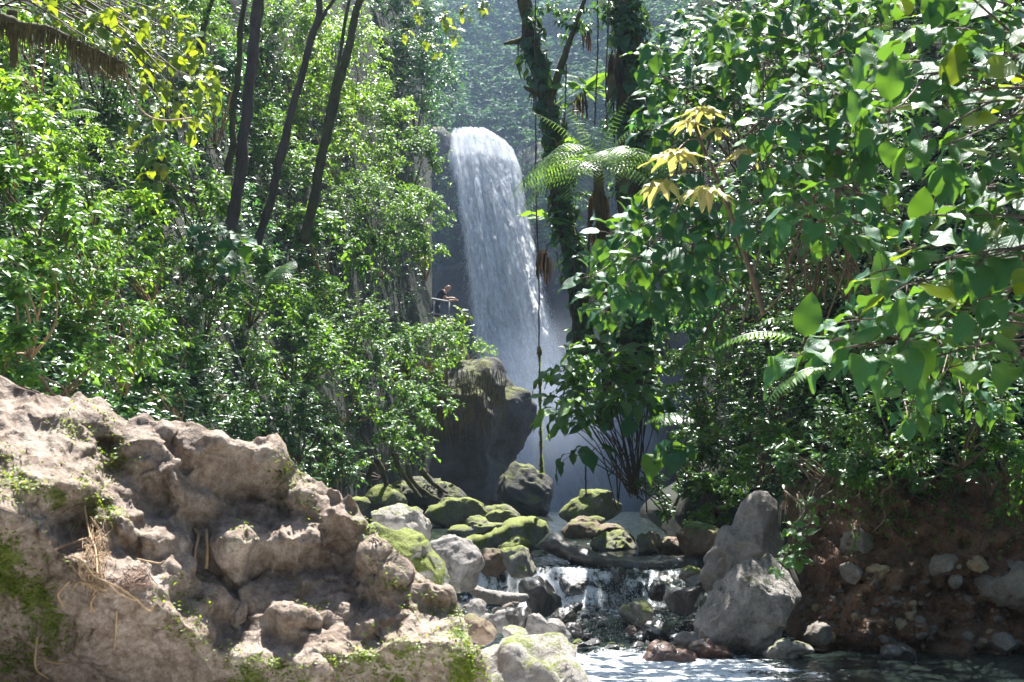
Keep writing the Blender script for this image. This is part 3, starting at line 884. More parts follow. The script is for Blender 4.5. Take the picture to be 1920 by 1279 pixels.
G = 'boulders along the stream'
BL = [
 ('pale flat-topped boulder resting behind the tan outcrop', [(701, 962), (730, 949), (763, 950), (791, 964), (810, 986), (812, 1004), (801, 1020), (773, 1024), (730, 1020), (703, 990)], 14.5, 'pale_rock', 1, 0.35),
 ('sloping boulder with a yellow-green moss coat beside the tan outcrop', [(690, 1002), (702, 986), (737, 991), (773, 1005), (810, 1035), (834, 1063), (841, 1086), (833, 1104), (790, 1112), (740, 1090), (700, 1060)], 12.6, 'mossy_rock', 1, 0.4),
 ('angular grey boulder with a sunlit facet left of the brown block', [(801, 1025), (815, 1014), (845, 1007), (871, 1016), (897, 1030), (911, 1058), (899, 1079), (883, 1105), (848, 1112), (834, 1095), (829, 1063), (812, 1039)], 15.0, 'bare_rock', 5, 0.4),
 ('broad moss-domed boulder below the dark ledge', [(795, 964), (824, 941), (859, 935), (887, 937), (906, 948), (918, 964), (895, 982), (862, 988), (824, 986), (805, 976)], 27.0, 'mossy_rock', 0, 0.5),
 ('half mossy boulder touching the broad moss-domed one', [(904, 952), (920, 948), (937, 946), (960, 953), (976, 967), (953, 978), (918, 975)], 27.6, 'half_mossy_rock', 1, 0.4),
 ('dark lens-shaped boulder with a mossy back, mid stream', [(893, 983), (913, 967), (941, 960), (965, 963), (981, 970), (965, 980), (941, 988), (909, 989)], 25.5, 'mossy_rock', 1, 0.4),
 ('thin dark slab of rock below the lens-shaped boulder', [(836, 995), (871, 983), (918, 980), (946, 983), (930, 994), (895, 1005), (859, 1008), (845, 1004)], 24.5, 'half_mossy_rock', 2, 0.4),
 ('small mossy cap of rock behind the grey block', [(932, 1032), (955, 1015), (977, 1007), (993, 1015), (1000, 1027), (988, 1040), (953, 1044)], 20.5, 'mossy_rock', 0, 0.3),
 ('reddish brown block of rock left of the grey block', [(897, 1036), (930, 1030), (950, 1036), (955, 1068), (930, 1084), (909, 1082), (900, 1063)], 18.4, 'brown_rock', 4, 0.35),
 ('grey cube-like boulder with a mossy upper edge beside the chute', [(937, 1030), (962, 1026), (988, 1025), (998, 1049), (1007, 1077), (998, 1084), (965, 1086), (951, 1072), (944, 1045)], 17.9, 'half_mossy_rock', 4, 0.35),
 ('wet striped boulder left of the little cascade', [(974, 1098), (998, 1084), (1023, 1082), (1045, 1097), (1057, 1122), (1047, 1145), (1021, 1160), (998, 1151), (984, 1124)], 16.6, 'wet_rock', 3, 0.35),
 ('small rounded pale stone beside the tan outcrop', [(875, 1135), (892, 1124), (911, 1131), (910, 1145), (895, 1156), (878, 1148)], 14.4, 'bare_rock', 1, 0.2),
 ('small pointed two-toned stone leaning at the water', [(963, 1170), (971, 1150), (985, 1135), (998, 1146), (995, 1163), (980, 1183), (966, 1180)], 14.4, 'wet_rock', 2, 0.2),
 ('smooth wedge of grey stone sloping to the pool', [(982, 1182), (999, 1149), (1025, 1166), (1061, 1178), (1077, 1197), (1049, 1206), (1004, 1200)], 14.2, 'bare_rock', 2, 0.3),
 ('flat broken grey stone below the long slab', [(897, 1160), (925, 1152), (965, 1153), (969, 1173), (930, 1182), (905, 1178)], 14.6, 'bare_rock', 3, 0.25),
 ('tiny round grey stone on the flat broken stone', [(944, 1148), (955, 1139), (967, 1147), (962, 1158), (948, 1158)], 14.7, 'wet_rock', 1, 0.12),
 ('brown wedge of rock jammed behind the tan outcrop', [(873, 1150), (900, 1160), (921, 1172), (934, 1189), (908, 1210), (880, 1200)], 11.4, 'brown_rock', 2, 0.25),
 ('low tan stone behind the near rounded boulder', [(940, 1182), (958, 1174), (978, 1177), (990, 1190), (960, 1206), (942, 1200)], 11.6, 'pale_rock', 1, 0.2),
 ('rounded near boulder with bright green moss at the pool edge', [(862, 1300), (880, 1236), (930, 1205), (1000, 1190), (1055, 1195), (1085, 1218), (1096, 1280), (1100, 1400), (980, 1440), (860, 1400)], 8.6, 'pale_rock', 0, 0.55),
 ('mossy boulder at the foot of the waterfall, right of the hanging vine', [(1046, 965), (1084, 936), (1126, 921), (1153, 929), (1168, 947), (1155, 970), (1126, 984), (1079, 984)], 27.0, 'mossy_rock', 1, 0.5),
 ('low moss-backed stone in front of the waterfall boulder', [(1054, 992), (1080, 980), (1102, 972), (1134, 973), (1130, 988), (1079, 998)], 25.0, 'mossy_rock', 1, 0.4),
 ('broad dark stone slab below the moss-backed stone', [(1055, 998), (1126, 986), (1168, 990), (1172, 1006), (1108, 1016), (1065, 1012)], 24.0, 'brown_rock', 2, 0.5),
 ('olive hump-backed boulder above the curved slab', [(1106, 1022), (1138, 1002), (1173, 996), (1197, 1012), (1206, 1035), (1167, 1044), (1126, 1040)], 21.5, 'half_mossy_rock', 2, 0.4),
 ('olive stone between the hump-backed boulder and the right bank', [(1190, 1008), (1212, 1000), (1235, 1001), (1245, 1020), (1225, 1035), (1198, 1030)], 21.0, 'half_mossy_rock', 2, 0.3),
 ('brown leaf-strewn stone above the right end of the curved slab', [(1232, 1020), (1262, 1008), (1290, 1018), (1300, 1036), (1262, 1044), (1235, 1040)], 20.4, 'brown_rock', 2, 0.3),
 ('dark flat shelf of rock behind the pointed boulder', [(1268, 1000), (1310, 996), (1360, 1000), (1366, 1036), (1316, 1046), (1278, 1030)], 18.8, 'brown_rock', 3, 0.5),
 ('dark wet rock face of the little cascade', [(1095, 1082), (1138, 1074), (1191, 1077), (1220, 1086), (1224, 1122), (1138, 1136), (1098, 1130)], 18.5, 'wet_rock', 4, 0.4),
 ('wet rock under the veil of water left of the cascade face', [(1040, 1086), (1070, 1074), (1096, 1074), (1110, 1107), (1098, 1132), (1054, 1130)], 18.3, 'wet_rock', 3, 0.3),
 ('small dark wet stone right of the cascade face', [(1216, 1106), (1239, 1091), (1251, 1104), (1246, 1121), (1219, 1123)], 17.9, 'wet_rock', 2, 0.2),
 ('rounded green-grey stone against the pointed boulder', [(1272, 1078), (1286, 1063), (1307, 1061), (1321, 1078), (1305, 1094), (1284, 1092)], 17.4, 'half_mossy_rock', 1, 0.25),
 ('squat grey stone below the rounded green-grey stone', [(1285, 1098), (1301, 1079), (1323, 1081), (1325, 1104), (1300, 1110)], 16.9, 'bare_rock', 2, 0.25),
 ('flat dark stone reaching to the pointed boulder', [(1243, 1122), (1286, 1106), (1325, 1104), (1318, 1132), (1256, 1140)], 16.6, 'wet_rock', 3, 0.3),
 ('smooth green stone in the middle of the rapids', [(1157, 1150), (1179, 1134), (1215, 1132), (1226, 1146), (1223, 1164), (1185, 1170), (1162, 1163)], 16.6, 'half_mossy_rock', 0, 0.3),
 ('dark wet stone standing in the rapids below the green one', [(1205, 1180), (1233, 1162), (1249, 1176), (1258, 1198), (1218, 1202)], 16.0, 'wet_rock', 3, 0.22),
 ('small reddish pebble in the rapids', [(1174, 1182), (1184, 1172), (1194, 1180), (1188, 1190), (1178, 1190)], 16.0, 'wet_red_rock', 1, 0.12),
 ('low wet brown stone below the striped boulder', [(1034, 1156), (1055, 1142), (1083, 1158), (1062, 1170), (1040, 1168)], 15.8, 'wet_rock', 2, 0.2),
 ('thin wet stone right of the striped boulder', [(1056, 1140), (1074, 1133), (1093, 1134), (1086, 1146), (1064, 1148)], 16.5, 'wet_rock', 2, 0.18),
 ('dark stone in the foam beside the grey wedge', [(1058, 1176), (1075, 1167), (1090, 1172), (1094, 1192), (1068, 1194)], 15.2, 'wet_rock', 2, 0.18),
 ('red-brown glistening rock awash in the pool', [(1203, 1238), (1218, 1217), (1271, 1213), (1312, 1223), (1316, 1246), (1241, 1256)], 14.2, 'wet_red_rock', 2, 0.35),
 ('dark red wet rock between the pool and the pointed boulder', [(1288, 1216), (1318, 1196), (1342, 1206), (1376, 1228), (1350, 1246), (1306, 1244)], 14.5, 'wet_red_rock', 3, 0.3),
 ('smooth grey stone at the front boulder\'s foot', [(1262, 1200), (1295, 1189), (1326, 1200), (1318, 1214), (1280, 1214)], 15.0, 'bare_rock', 1, 0.25),
 ('tall grey pointed boulder leaning at the earth bank', [(1312, 1112), (1347, 1024), (1371, 984), (1397, 941), (1414, 924), (1441, 927), (1457, 947), (1460, 984), (1483, 1038), (1492, 1105), (1460, 1150), (1360, 1150)], 15.6, 'bare_rock', 3, 0.5),
 ('large pale grey boulder in front of the pointed one', [(1297, 1172), (1314, 1129), (1347, 1092), (1391, 1051), (1421, 1046), (1468, 1056), (1501, 1085), (1513, 1118), (1495, 1172), (1478, 1212), (1431, 1232), (1364, 1224), (1306, 1196)], 14.7, 'spire_rock', 6, 0.55),
 ('small whitish humped stone at the dark pool edge', [(1432, 1226), (1450, 1210), (1468, 1197), (1485, 1207), (1522, 1211), (1526, 1222), (1495, 1230)], 14.5, 'pale_rock', 2, 0.2),
 ('dark flat-faced slab set upright in the earth bank', [(1578, 1012), (1602, 990), (1636, 1002), (1638, 1020), (1612, 1052), (1580, 1047)], 15.7, 'bank_stone', 5, 0.2),
 ('squared brown block in the earth bank', [(1745, 1052), (1765, 1042), (1789, 1043), (1797, 1066), (1770, 1080), (1748, 1080)], 15.2, 'bank_stone', 4, 0.2),
 ('broad dark boulder bedded in the bank at the right edge', [(1824, 1084), (1867, 1066), (1930, 1056), (1985, 1090), (1960, 1130), (1890, 1134), (1836, 1106)], 14.9, 'bank_stone', 2, 0.4),
 ('pinkish stone right of the squared brown block', [(1812, 1058), (1828, 1044), (1848, 1048), (1852, 1064), (1830, 1072)], 15.2, 'tan_stone', 2, 0.15),
 ('tan wedge-shaped stone in the earth bank', [(1622, 1084), (1650, 1060), (1668, 1062), (1664, 1082), (1640, 1090)], 15.5, 'tan_stone', 3, 0.15),
 ('dark pointed stone left of the tan wedge', [(1576, 1060), (1606, 1056), (1622, 1076), (1606, 1096), (1582, 1082)], 15.5, 'bank_stone', 3, 0.18),
 ('rounded dark boulder at the waterline below the bank', [(1512, 1186), (1530, 1166), (1552, 1174), (1562, 1198), (1540, 1214), (1518, 1208)], 15.1, 'bank_stone', 1, 0.25),
 ('pale triangular stone low on the earth bank', [(1672, 1172), (1694, 1163), (1714, 1184), (1690, 1188)], 15.2, 'tan_stone', 3, 0.12),
 ('dark squared stone at the waterline near the right edge', [(1862, 1206), (1872, 1188), (1898, 1194), (1902, 1222), (1868, 1226)], 14.7, 'bank_stone', 4, 0.18),
 ('dark half-sunk stone in the still water', [(1650, 1226), (1680, 1210), (1712, 1222), (1716, 1236), (1660, 1238)], 14.4, 'wet_rock', 2, 0.25),
 ('round smooth cobble above the pebble patch', [(1780, 1090), (1794, 1078), (1806, 1088), (1800, 1102), (1786, 1102)], 15.15, 'bank_stone', 1, 0.12),
 ('mossy rounded boulder under the hanging roots', [(683, 942), (695, 915), (714, 904), (737, 917), (765, 948), (740, 960), (702, 958)], 28.0, 'mossy_rock', 0, 0.5),
 ('tiny moss-capped stone peeping over the outcrop crest', [(653, 944), (675, 931), (694, 943), (684, 956), (664, 956)], 26.0, 'mossy_rock', 0, 0.3),
 ('moss-streaked root-bound rock below the left jungle', [(738, 912), (781, 890), (810, 898), (841, 900), (876, 935), (830, 962), (789, 962), (752, 948)], 29.5, 'ledge_rock', 3, 0.6),
 ('big rounded dark boulder leaning against the waterfall foot', [(963, 866), (990, 867), (1015, 884), (1032, 906), (1031, 938), (1016, 972), (980, 980), (935, 975), (925, 930), (946, 888)], 35.0, 'ledge_rock', 1, 0.9),
]
for i, (lab, ol, Yb, mt, fcts, th) in enumerate(BL):
    nm = 'stone' if ('stone' in lab or 'pebble' in lab or 'cobble' in lab) else 'boulder'
    boulder(nm, lab, ol, Yb, mt, sub=5 if (max(np.ptp(np.array(ol), axis=0)) > 90) else 4, thick=th, facets=fcts, rough=1.15 if mt == 'spire_rock' else 1.0, seed=i, cat='stone' if nm == 'stone' else 'boulder', group=G if ol[0][0] < 1500 else 'stones in the earth bank')
slab('boulder', 'long curved brown rock slab lying across the stream like a log', [(1000, 1019), (1034, 999), (1060, 1010), (1095, 1029), (1140, 1041), (1212, 1045), (1286, 1042), (1345, 1040)],
     [(1006, 1026), (1036, 1038), (1062, 1050), (1095, 1062), (1140, 1074), (1212, 1082), (1286, 1082), (1345, 1080)], 19.0, 'wet_rock', 0.35, 4, group=G)
slab('boulder', 'wide brown boulder with a mossy upper rim behind the grey blocks', [(848, 1014), (880, 1006), (913, 999), (965, 978), (1000, 970), (1020, 975), (1028, 990)],
     [(850, 1024), (885, 1032), (918, 1038), (953, 1040), (993, 1032), (1018, 1022), (1030, 1008)], 22.0, 'mossy_rock', 0.4, 9, group=G)
slab('stone', 'long narrow grey slab bridging two boulders at the outcrop', [(875, 1092), (892, 1098), (918, 1106), (950, 1111), (990, 1112)],
     [(880, 1108), (892, 1120), (918, 1131), (955, 1134), (992, 1128)], 15.9, 'bare_rock', 0.15, 14, cat='stone', group=G)
# the dark overhanging ledge beside the fall
boulder('rock_ledge', 'big dark overhanging rock ledge with mossy top beside the waterfall', [(750, 780), (775, 720), (800, 690), (838, 668), (870, 656), (905, 656), (936, 664), (944, 700), (950, 738), (978, 756), (990, 782), (988, 828), (970, 858), (952, 874), (950, 960), (900, 1000), (770, 985), (740, 880)],
        38.0, 'ledge_rock', sub=6, thick=1.8, facets=3, rough=1.1, seed=92, cat='rock', square=0.45)

# small stones showing in the earth bank
rs = np.random.default_rng(21)
stone_meshes = []
for k in range(8):
    S, Fc = ico(2)
    S = S.copy()
    for _ in range(8):
        nrm = norm(rs.normal(size=3)); e = S @ nrm - rs.uniform(0.45, 0.75)
        S = S - np.maximum(e, 0)[:, None] * nrm
    S = S * (1 + 0.25 * fbm(S * 1.6 + k * 5, 3))[:, None] * np.array([1.15, 0.8, 0.75])
    for mname in ('bank_stone', 'tan_stone'):
        stone_meshes.append(mesh_from('stone', S, Fc, MATS[mname]))
for k in range(190):
    px = rs.uniform(1500, 1925); py = 1050 + 165 * rs.beta(1.5, 1.2)
    tan = rs.random() < (0.55 if 1700 < px < 1800 and 1080 < py < 1170 else 0.2)
    sz = rs.choice([4, 6, 8, 11, 15], p=[.22, .32, .24, .14, .08]) * m_per_px(15.2)
    o = link('stone', stone_meshes[2 * rs.integers(8) + int(tan)], None, bank_at(px, py) + np.array([0, 0.15 * sz, 0]))
    o.scale = (sz, sz, sz); o.rotation_euler = tuple(rs.uniform(-0.6, 0.6, 2)) + (rs.uniform(0, 6.3),)
    szw = {4: 'tiny', 6: 'small', 8: 'egg-sized', 11: 'fist-sized', 15: 'head-sized'}[int(round(sz / m_per_px(15.2)))]
    zone = ('below the upright dark slab', 'below the tan wedge-shaped stone', 'under the squared brown block', 'beside the broad bedded boulder')[int(np.clip((px - 1500) // 107, 0, 3))]
    rowz = 'at the waterline' if py > 1170 else ('half way down the bank' if py > 1110 else 'high on the bank')
    tag(o, f"{szw} {'pale tan pebble' if tan else 'dark stone'} {rowz} {zone}", 'stone', 'pebbles in the earth bank')

# unseen jungle slope added behind the viewer to block low sky light
X, Yy = np.meshgrid(np.linspace(-40, 40, 50), np.linspace(0, 1, 30))
P = np.stack([X, -5.5 - 10.5 * Yy + 0.02 * np.abs(X), -0.8 + 17.0 * Yy ** 0.9], -1)
P[..., 1] += 0.9 * fbm(P * 0.3, 4)
struct(build('hillside_unseen', P.reshape(-1, 3), grid_faces(30, 50), MATS['forest_soil'], origin=np.zeros(3)), 'unseen jungle slope added behind the viewer to deepen the shade')
# splashes at the little cascade and rapids
rng = np.random.default_rng(15)
n = 2600
sx = rng.uniform(0.5, 2.2, n); sy = np.where(rng.random(n) < .6, rng.normal(18.4, .12, n), rng.uniform(15.8, 18.3, n))
P = np.stack([sx, sy, water_z(sy) + np.abs(rng.normal(0, .09, n))], -1)
s = rng.uniform(0.003, 0.010, n)[:, None, None]
V = (P[:, None] + tet[None] * s).reshape(-1, 3)
Fc = (np.arange(n)[:, None, None] * 4 + np.array([[0, 1, 2], [0, 3, 1], [0, 2, 3], [1, 3, 2]])[None]).reshape(-1, 3)
o = build('splash', V, Fc, bpy.data.materials['droplet']); tag(o, 'fine white splash drops over the little cascade', 'splash', kind='stuff')

# rocks framing the lip of the fall
boulder('boulder', 'dark mossy rock at the left side of the waterfall lip', [(790, 262), (812, 236), (836, 242), (846, 268), (842, 310), (828, 350), (800, 360), (785, 310)], 55.0, 'ledge_rock', 4, 0.9, 2, 1.0, None, 5)
boulder('boulder', 'dark rock shoulder at the right side of the waterfall lip', [(968, 300), (985, 268), (1015, 262), (1045, 290), (1050, 350), (1030, 420), (1000, 430), (985, 370)], 55.6, 'ledge_rock', 4, 0.9, 3, 1.0, None, 6)
# small wet stones strewn through the rapids
small_wet = [mesh_from('stone', m_.vertices and np.array([v.co[:] for v in m_.vertices]) * np.array([1, 1, .8]), ico(2)[1], MATS['wet_rock' if i_ % 3 else 'half_mossy_rock']) for i_, m_ in enumerate(stone_meshes[:8])]
rw = np.random.default_rng(44)
k = 0
while k < 80:
    px, py = rw.uniform(985, 1330), rw.uniform(1090, 1205)
    if not inpoly([(1000, 1150), (1050, 1125), (1230, 1125), (1320, 1120), (1300, 1195), (1240, 1205), (1090, 1200)], np.array(px), np.array(py)): continue
    Yq = 15.2 + (1205 - py) / 85 * 3.0
    p = at(px, py, Yq); p[2] = water_z(Yq) + 0.01
    sz = rw.choice([.035, .05, .075, .11], p=[.3, .35, .22, .13])
    o = link('stone', small_wet[rw.integers(8)], None, p); o.scale = (sz * 1.2, sz, sz); o.rotation_euler = (rw.uniform(-.4, .4), rw.uniform(-.4, .4), rw.uniform(0, 6.3))
    tag(o, {.035: 'tiny', .05: 'small', .075: 'fist-sized', .11: 'head-sized'}[float(sz)] + ' wet dark stone awash ' + ('near the striped boulder' if px < 1100 else 'near the smooth green stone' if px < 1220 else 'near the front grey boulder') + (' by the cascade foot' if py < 1155 else ' at the pool end'), 'stone', 'small stones in the rapids')
    k += 1
for k in range(36):
    px, py = rw.uniform(868, 990), rw.uniform(1122, 1180)
    Yq = 14.6 + (1180 - py) / 60 * 1.6
    p = at(px, py, Yq); sz = rw.choice([.03, .045, .07], p=[.4, .4, .2])
    o = link('stone', stone_meshes[2 * rw.integers(8)], None, p); o.scale = (sz, sz, sz); o.rotation_euler = (rw.uniform(-.4, .4), rw.uniform(-.4, .4), rw.uniform(0, 6.3))
    tag(o, {.03: 'tiny', .045: 'small', .07: 'fist-sized'}[float(sz)] + ' grey pebble below the long narrow slab ' + ('next to the outcrop' if px < 925 else 'next to the striped boulder'), 'stone', 'pebbles beside the outcrop')
# ---------------------------------------------------------------- foliage helpers
T4 = (np.array([[0, 0, 0], [.42, -.5, .10], [.42, .5, .10], [.48, 0, 0], [1, 0, -.12]], float), np.array([[0, 1, 3], [0, 3, 2], [1, 4, 3], [3, 4, 2]]))
T8 = (np.array([[0, 0, 0], [.28, -.46, .10], [.30, 0, .02], [.28, .46, .10], [.66, -.36, .05], [.68, 0, -.03], [.66, .36, .05], [1, 0, -.16]], float),
      np.array([[0, 1, 2], [0, 2, 3], [1, 4, 5], [1, 5, 2], [2, 5, 6], [2, 6, 3], [4, 7, 5], [5, 7, 6]]))
def ortho(N, A):
    N = N - (N * A).sum(-1, keepdims=True) * A
    return norm(N)
def leaf_geo(P, A, N, L, W, tmpl, acc):
    tv, tf = tmpl
    A = norm(A); N = ortho(N, A); B = np.cross(N, A)
    L = np.broadcast_to(np.asarray(L, float), (len(P),)); W = np.broadcast_to(np.asarray(W, float), (len(P),))
    V = P[:, None] + A[:, None] * (L[:, None] * tv[None, :, 0])[..., None] + B[:, None] * ((L * W)[:, None] * tv[None, :, 1])[..., None] + N[:, None] * (L[:, None] * tv[None, :, 2])[..., None]
    k = len(tv)
    Fc = (np.arange(len(P))[:, None, None] * k + tf[None]).reshape(-1, 3)
    acc.add(V.reshape(-1, 3), Fc)
UP = np.array([0, 0, 1.0])
def twig_leaves(S, D, TL, k, LL, rng, droop=0.35, width=0.42, tmpl=T4, acc=None, flat=0.40, up=0.9, stems=None, stem_r=0.006):
    """Leaves alternating along twigs that start at S, run along D for TL; k leaves each."""
    n = len(S)
    D = norm(D)
    t = (np.arange(k)[None] + 0.6 + 0.3 * rng.random((n, k))) / k
    sag = np.array([0, 0, -1.0]) * (t ** 2)[..., None] * (TL * 0.35)[:, None, None]
    P = S[:, None] + D[:, None] * (t * TL[:, None])[..., None] + sag
    side = norm(np.cross(D, UP) + 1e-3)
    sg = np.where(np.arange(k) % 2 == 0, 1.0, -1.0)[None, :, None]
    A = D[:, None] * 0.55 + side[:, None] * sg * 0.85 + rng.normal(0, 0.28, (n, k, 3)) - UP * droop
    N = UP * up + np.array([0, -0.55, 0]) + D[:, None] * 0.15 + rng.normal(0, flat, (n, k, 3))
    L = LL * rng.uniform(0.65, 1.2, (n, k))
    leaf_geo(P.reshape(-1, 3), A.reshape(-1, 3), N.reshape(-1, 3), L.ravel(), width * rng.uniform(0.8, 1.2, n * k), tmpl, acc)
    if stems is not None:
        tv = np.array([[0, -1, 0], [0, 1, 0], [1, 0, 0]], float)
        e = S + D * TL[:, None] - UP * (TL * 0.35)[:, None]
        m = S + D * (0.5 * TL)[:, None] - UP * (TL * 0.09)[:, None]
        nb = norm(np.cross(D, np.array([0, 1.0, 0])))
        V = np.stack([S - nb * stem_r, S + nb * stem_r, m - nb * stem_r * .7, m + nb * stem_r * .7, e], 1)
        Fc = (np.arange(n)[:, None, None] * 5 + np.array([[0, 1, 3], [0, 3, 2], [2, 3, 4]])[None]).reshape(-1, 3)
        stems.add(V.reshape(-1, 3), Fc)
def crown(c, rad, n_clump, n_twig, k, LL, rng, acc, stems=None, front=0.55, width=0.42, tmpl=T4, droop=0.35, flat=0.45, shell=(0.55, 1.0), clump=0.36, up=0.9, lift=0.25):
    """Leaf clumps through an uneven ellipsoid crown."""
    rad = np.asarray(rad, float)
    d = norm(rng.normal(size=(n_clump * 3, 3)) + np.array([0, -front, 0.25]))[:n_clump]
    rr = rng.uniform(shell[0], shell[1], n_clump) * (1 + 0.35 * noise3(d * 2.2 + c[None] * 1.7))
    cc = c + d * rr[:, None] * rad
    cr = clump * rad.mean() * rng.uniform(0.6, 1.3, n_clump)
    S = np.repeat(cc, n_twig, 0) + rng.normal(0, 0.28, (n_clump * n_twig, 3)) * np.repeat(cr, n_twig)[:, None]
    D = norm(np.repeat(d, n_twig, 0) * 0.7 + rng.normal(0, 0.62, (n_clump * n_twig, 3)) + UP * lift)
    TL = np.repeat(cr, n_twig) * rng.uniform(0.6, 1.3, n_clump * n_twig)
    twig_leaves(S, D, TL, k, LL, rng, droop, width, tmpl, acc, flat, up, stems)
    return cc

def shrub(name, label, px, py, rx, ry, Y, leaf, mat, rng, density=1.0, k=8, cat='shrub', group=None, width=0.42, tmpl=T4, stem=True, front=0.55, dscale=0.9, base=None, **kw):
    c = at(px, py, Y)
    mp = m_per_px(Y)
    rad = np.array([rx * mp, 0.5 * (rx + ry) * mp * dscale, ry * mp])
    LL = leaf
    area = rx * ry * mp * mp * 3.14
    n_leaf = 2.7 * density * area / (LL * LL * width * 0.5)
    n_cl = int(np.clip(n_leaf / (k * 10), 5, 90))
    n_tw = max(4, int(n_leaf / (k * n_cl)))
    b = base if base is not None else c + np.array([0.15 * rad[0], rad[1] * 0.9, -rad[2] * 0.95])
    root = empty(name, b)
    tag(root, label, cat, group)
    acc = Acc(); stems = Acc()
    cc = crown(c, rad, n_cl, n_tw, k, LL, rng, acc, stems, front=front, width=width, tmpl=tmpl, **kw)
    o = acc.build('crown', MATS[mat], root, smooth_shade=False)
    if stem:
        for q in cc[rng.permutation(len(cc))[:min(len(cc), 9)]]:
            mid = (b + q) / 2 + rng.normal(0, 0.12, 3) * rad
            tube(spline([b, mid, q], 9), np.linspace(0.02, 0.005, 9) * (0.6 + rad.mean() * 0.5), 5, stems)
    sb = stems.build('branches', MATS['pale_root' if rng.random() < .3 and name == 'shrub' else 'brown_twig'], root)
    sb['kind'] = 'stuff'
    return root

